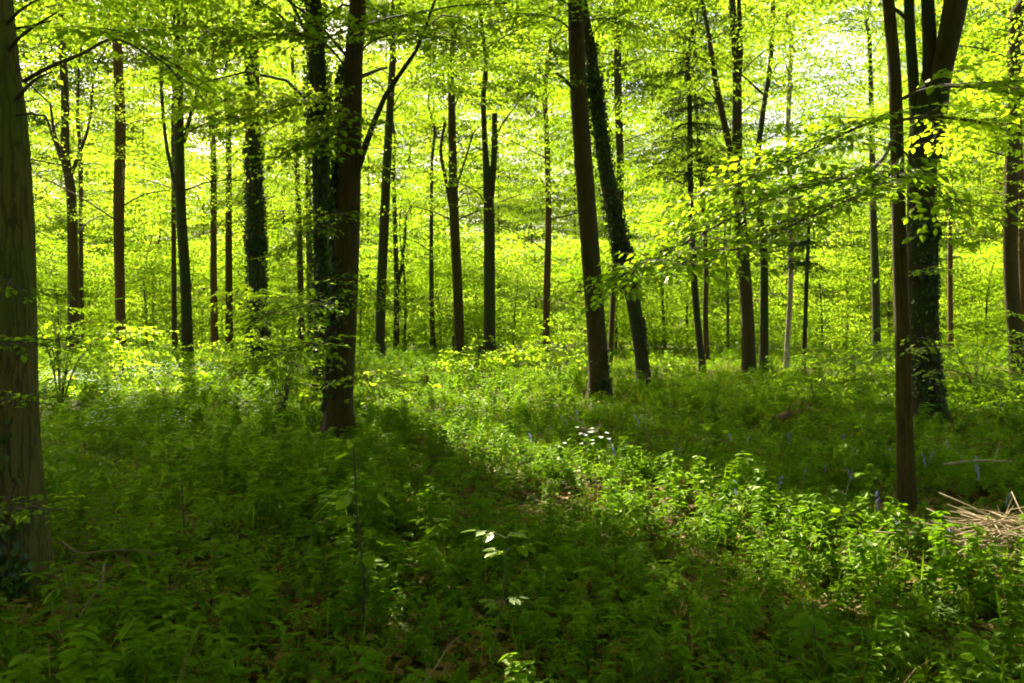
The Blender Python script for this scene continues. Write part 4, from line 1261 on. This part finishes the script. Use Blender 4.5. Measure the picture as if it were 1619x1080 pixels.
def ash_seedling():
    r = np.random.default_rng(1800); d = 3.5
    P = np.array([at(x, y, d) for x, y in ((775, 1085), (784, 1010), (794, 950), (799, 890), (800, 850))]); base = P[0].copy(); base[2] = float(gz(base[0], base[1])); P[0] = base - (0, 0, 0.02)
    e = thing('ash_seedling', 'ash seedling with pale sunlit leaflets in the middle of the foreground', 'seedling', base)
    Ps, Rs = resample(P, [0.005, 0.004, 0.0035, 0.003, 0.0025], 0.03)
    tb = Tubes(); tb.add(Ps, Rs, 6); st = tb.build('stem', M['stem'], e, base)
    def compound(root, a, ln, n, size, mat_mesh, droop=0.1, face=0.0):
        q0 = at(*root, d)
        dv = np.array([math.cos(a), math.sin(a) * 0.5, 0.22])
        q1 = q0 + dv * ln
        t2 = Tubes(); t2.add([q0, (q0 + q1) / 2 + (0, 0, 0.01), q1], [0.0022, 0.0018, 0.0012], 5); t2.build('leaf_stalk', M['stem'], e, base)
        for k in range(n):
            t = 0.45 + 0.55 * (k // 2) / max(1, (n - 1) // 2)
            sgn = 1 if k % 2 else -1
            last = k == n - 1
            yaw = math.atan2(dv[1], dv[0]) + (0 if last else sgn * 1.15)
            place_leaf(mat_mesh, e, q0 + (q1 - q0) * (1.0 if last else t) - base, yaw, droop + r.normal(0, 0.1), r.normal(face, 0.12), size * r.uniform(0.85, 1.1))
    compound((799, 850), 3.0, 0.13, 5, 0.075, LEAF_ASH, 0.15)
    compound((799, 870), 0.3, 0.13, 5, 0.085, LEAF_BEECH, 0.2)
    compound((799, 880), 2.2, 0.08, 5, 0.07, LEAF_BEECH, 0.15)
    compound((800, 852), 0.9, 0.09, 5, 0.06, LEAF_BEECH, 0.0)
    compound((793, 952), 0.2, 0.08, 5, 0.05, LEAF_ASH, 0.05)
    compound((793, 958), 2.6, 0.07, 5, 0.05, LEAF_BEECH, 0.05)


ash_seedling()


# ------------------------------------------------------------------ bluebells
def bluebell_proto():
    r = np.random.default_rng(1900)
    e = thing('bluebell', 'x', 'flower', (0, 0, 0), 'bluebells among the herbs')
    P, R = resample([(0, 0, -0.02), (0.005, 0, 0.16), (0.02, 0, 0.29), (0.06, 0, 0.35)], [0.003, 0.0026, 0.002, 0.001], 0.03)
    tb = Tubes(); tb.add(P, R, 5); tb.build('stem', M['stem'], e)
    me = None
    for k in range(7):
        q = P[-1 - k] if k < len(P) - 3 else P[len(P) // 2]
        if me is None:
            # hanging bell: flared six-point tube
            prof = [(0.0, 0.003), (0.006, 0.0075), (0.016, 0.0085), (0.021, 0.0125)]
            V = []
            for zz, rad in prof:
                for j in range(6): V.append((math.cos(j * PI / 3) * rad, math.sin(j * PI / 3) * rad, -zz))
            Fq = [[6 * i + j, 6 * i + (j + 1) % 6, 6 * i + 6 + (j + 1) % 6, 6 * i + 6 + j] for i in range(3) for j in range(6)]
            o = mesh_obj('flower_bell', np.array(V) * 1.5, [np.array(Fq)], M['petal'], e, True, np.full(len(Fq), 0.5)); me = o.data
        else: o = link('flower_bell', me, e)
        a = r.uniform(-1.4, 1.4)
        o.location = (q[0] + 0.014 * math.cos(a), q[1] + 0.014 * math.sin(a), q[2] - 0.004); o.rotation_euler = (r.normal(0, 0.3), -0.35, a)
    return e


bb = bluebell_proto()
BELLS = [(1161, 785), (1197, 768), (1232, 782), (1391, 812), (1424, 842), (1505, 850), (1270, 745), (1303, 740), (1114, 718), (1155, 696), (1018, 672), (1010, 676), (916, 664), (890, 666), (895, 672),
         (925, 700), (967, 702), (1070, 718), (1060, 715), (1395, 640), (1407, 640), (1412, 728), (1468, 735), (1545, 760), (1592, 790), (1615, 838), (972, 722), (1465, 742), (1345, 750), (1540, 742), (1180, 700),
         (870, 680), (1330, 690), (1250, 700), (1500, 700), (840, 700)]
BTAG = {0: 'bluebell at the front left of the three purple ones behind the sunny streak', 1: 'tallest bluebell, middle of the three behind the sunny streak', 2: 'bluebell on the right of the three behind the sunny streak',
        5: 'bluebell nearest the heap of dry twigs, on its left', 12: 'pale bluebell spike just left of the foot of the thick central trunk', 24: 'bluebell near the right edge, behind the heap of dry twigs',
        3: 'bluebell just left of the foot of the slim straight pole'}
r = np.random.default_rng(1950)
plain_bells = []
for k, (px, py) in enumerate(BELLS):
    o = bb if k == 0 else copy_tree(bb)
    x, y = ground_at(px, py, 0.24)
    o.location = (x, y, float(gz(x, y)) + 0.06); o.rotation_euler = (0, 0, r.uniform(0, 6.28)); sc_ = r.uniform(0.42, 0.6); o.scale = (sc_, sc_, sc_)
    if k in BTAG: o['label'] = BTAG[k]
    else: plain_bells.append(o)
landmark_labels(plain_bells, 'small bluebell', 640)


# ------------------------------------------------------------------ dead wood
def brush_heap():
    r = np.random.default_rng(2000)
    x, y = 2.98, 4.75
    base = np.array([x, y, float(gz(x, y))])
    e = thing('brush_heap', 'heap of pale dry twigs in the sun at the right edge', 'twig heap', base)
    meshes = []
    for k in range(6):
        L = r.uniform(0.35, 0.7)
        Ps, Rs = resample([(-L / 2, 0, 0), (-L / 6, r.normal(0, .03), r.normal(0, .02)), (L / 6, r.normal(0, .03), r.normal(0, .02)), (L / 2, r.normal(0, .04), r.normal(0, .02))], [0.0042, 0.0038, 0.003, 0.0012], 0.12)
        tb = Tubes(); tb.add(Ps, Rs, 5)
        q = Ps[len(Ps) // 2]; tb.add([q, q + (0.08, r.choice([-1, 1]) * 0.07, 0.02)], [0.0025, 0.001], 4)
        o = tb.build('twig', M['straw'], e); meshes.append(o.data); bpy.data.objects.remove(o)
    for k in range(110):
        rad = abs(r.normal(0, 0.24)); a = r.uniform(0, 6.28)
        o = link('twig', meshes[k % 6], e, (rad * 1.5 * math.cos(a), rad * math.sin(a), 0.04 + 0.26 * math.exp(-(rad / 0.28) ** 2) * r.uniform(0.4, 1)))
        o.rotation_euler = (r.normal(0, 0.4), r.normal(0, 0.28), r.normal(-0.5, 0.8))


brush_heap()


def stump(name, label, x, y, rad, h, seed, mat):
    r = np.random.default_rng(seed)
    base = np.array([x, y, float(gz(x, y))])
    zs = np.linspace(-0.1, h, 7); P = np.stack([0 * zs, 0 * zs, zs], -1)
    V, q = tube(P, [rad * 1.45, rad * 1.2, rad, rad * 0.96, rad * 0.93, rad * 0.9, rad * 0.5], 14, bark_wob(seed, 5, 0.1, zs, 0.2))
    V[-28:, 2] += r.uniform(-0.12, 0.10, 28) * h
    n0 = len(V); V = np.vstack([V, [[0, 0, h * 0.75]]])
    top = np.array([[n0 - 14 + j, n0 - 14 + (j + 1) % 14, n0] for j in range(14)])
    e = thing(name, label, 'stump', base)
    mesh_obj('stump_body', V, [q, top], M[mat], e, False)


x, y = ground_at(690, 590, 0.2); stump('tree_stump', 'small reddish rotten stump left of the curved central trunk', x, 17.0 * 1.0 if y > 17 else y, 0.10, 0.42, 2101, 'dead_wood')
stump('tree_stump', 'low dark broken stump at the foot of the divided central trunk', (662 + 100 - 809.5) / F * 24.5, 24.5, 0.16, 0.7, 2102, 'bark_dark')


def log(label, pts, d, r0, mat, seed, name='fallen_branch', lift=0.1):
    r = np.random.default_rng(seed)
    P = []
    for px, py in pts:
        x, y = ground_at(px, py, lift); P.append((x, y, float(gz(x, y)) + lift))
    P = np.array(P); base = P[0].copy(); base[2] = float(gz(base[0], base[1]))
    Ps, Rs = resample(P, np.linspace(r0, r0 * 0.55, len(P)), 0.06)
    e = thing(name, label, 'dead branch', base)
    tb = Tubes(); tb.add(Ps, Rs, 8, lambda th, i: 1 + 0.10 * np.sin(3 * th + i * 0.4) + 0.06 * np.sin(5 * th - i)); tb.build('bark', M[mat], e, base)
    for k in range(2):
        q = Ps[int(len(Ps) * (0.35 + 0.35 * k))]
        tb = Tubes(); tb.add([q, q + (r.normal(0, .06), r.normal(0, .05), 0.08), q + (r.normal(0, .1), r.normal(0, .08), 0.15)], [r0 * 0.45, r0 * 0.3, r0 * 0.15], 6)
        tb.build('side_twig', M[mat], e, base)


log('short pale dead log lying in the sun before the thick central trunk', [(914, 690), (930, 691), (946, 695)], 8.6, 0.035, 'cut_wood', 2201, lift=0.16)
log('dead brown branch lying in the grass before the slim pole', [(1225, 672), (1262, 664), (1305, 660)], 10, 0.05, 'dead_wood', 2202, lift=0.16)
log('bent pale branch lying on the herbs right of the big left-edge trunk', [(95, 872), (130, 890), (160, 884), (205, 878), (255, 882)], 4.4, 0.007, 'twig_pale', 2203, lift=0.26)
log('thin fallen branch sloping down below the bent pale branch', [(165, 905), (160, 935), (140, 965), (125, 990)], 4, 0.006, 'twig_pale', 2204, lift=0.24)
log('thin pale stick lying across the herbs by the right edge', [(1490, 755), (1545, 752), (1600, 753)], 7, 0.012, 'straw', 2205, lift=0.22)
log('thin green-brown stick leaning in the foreground left of the ash seedling', [(668, 1075), (690, 1045), (712, 1010), (730, 998)], 3.5, 0.004, 'twig_pale', 2206, lift=0.22)
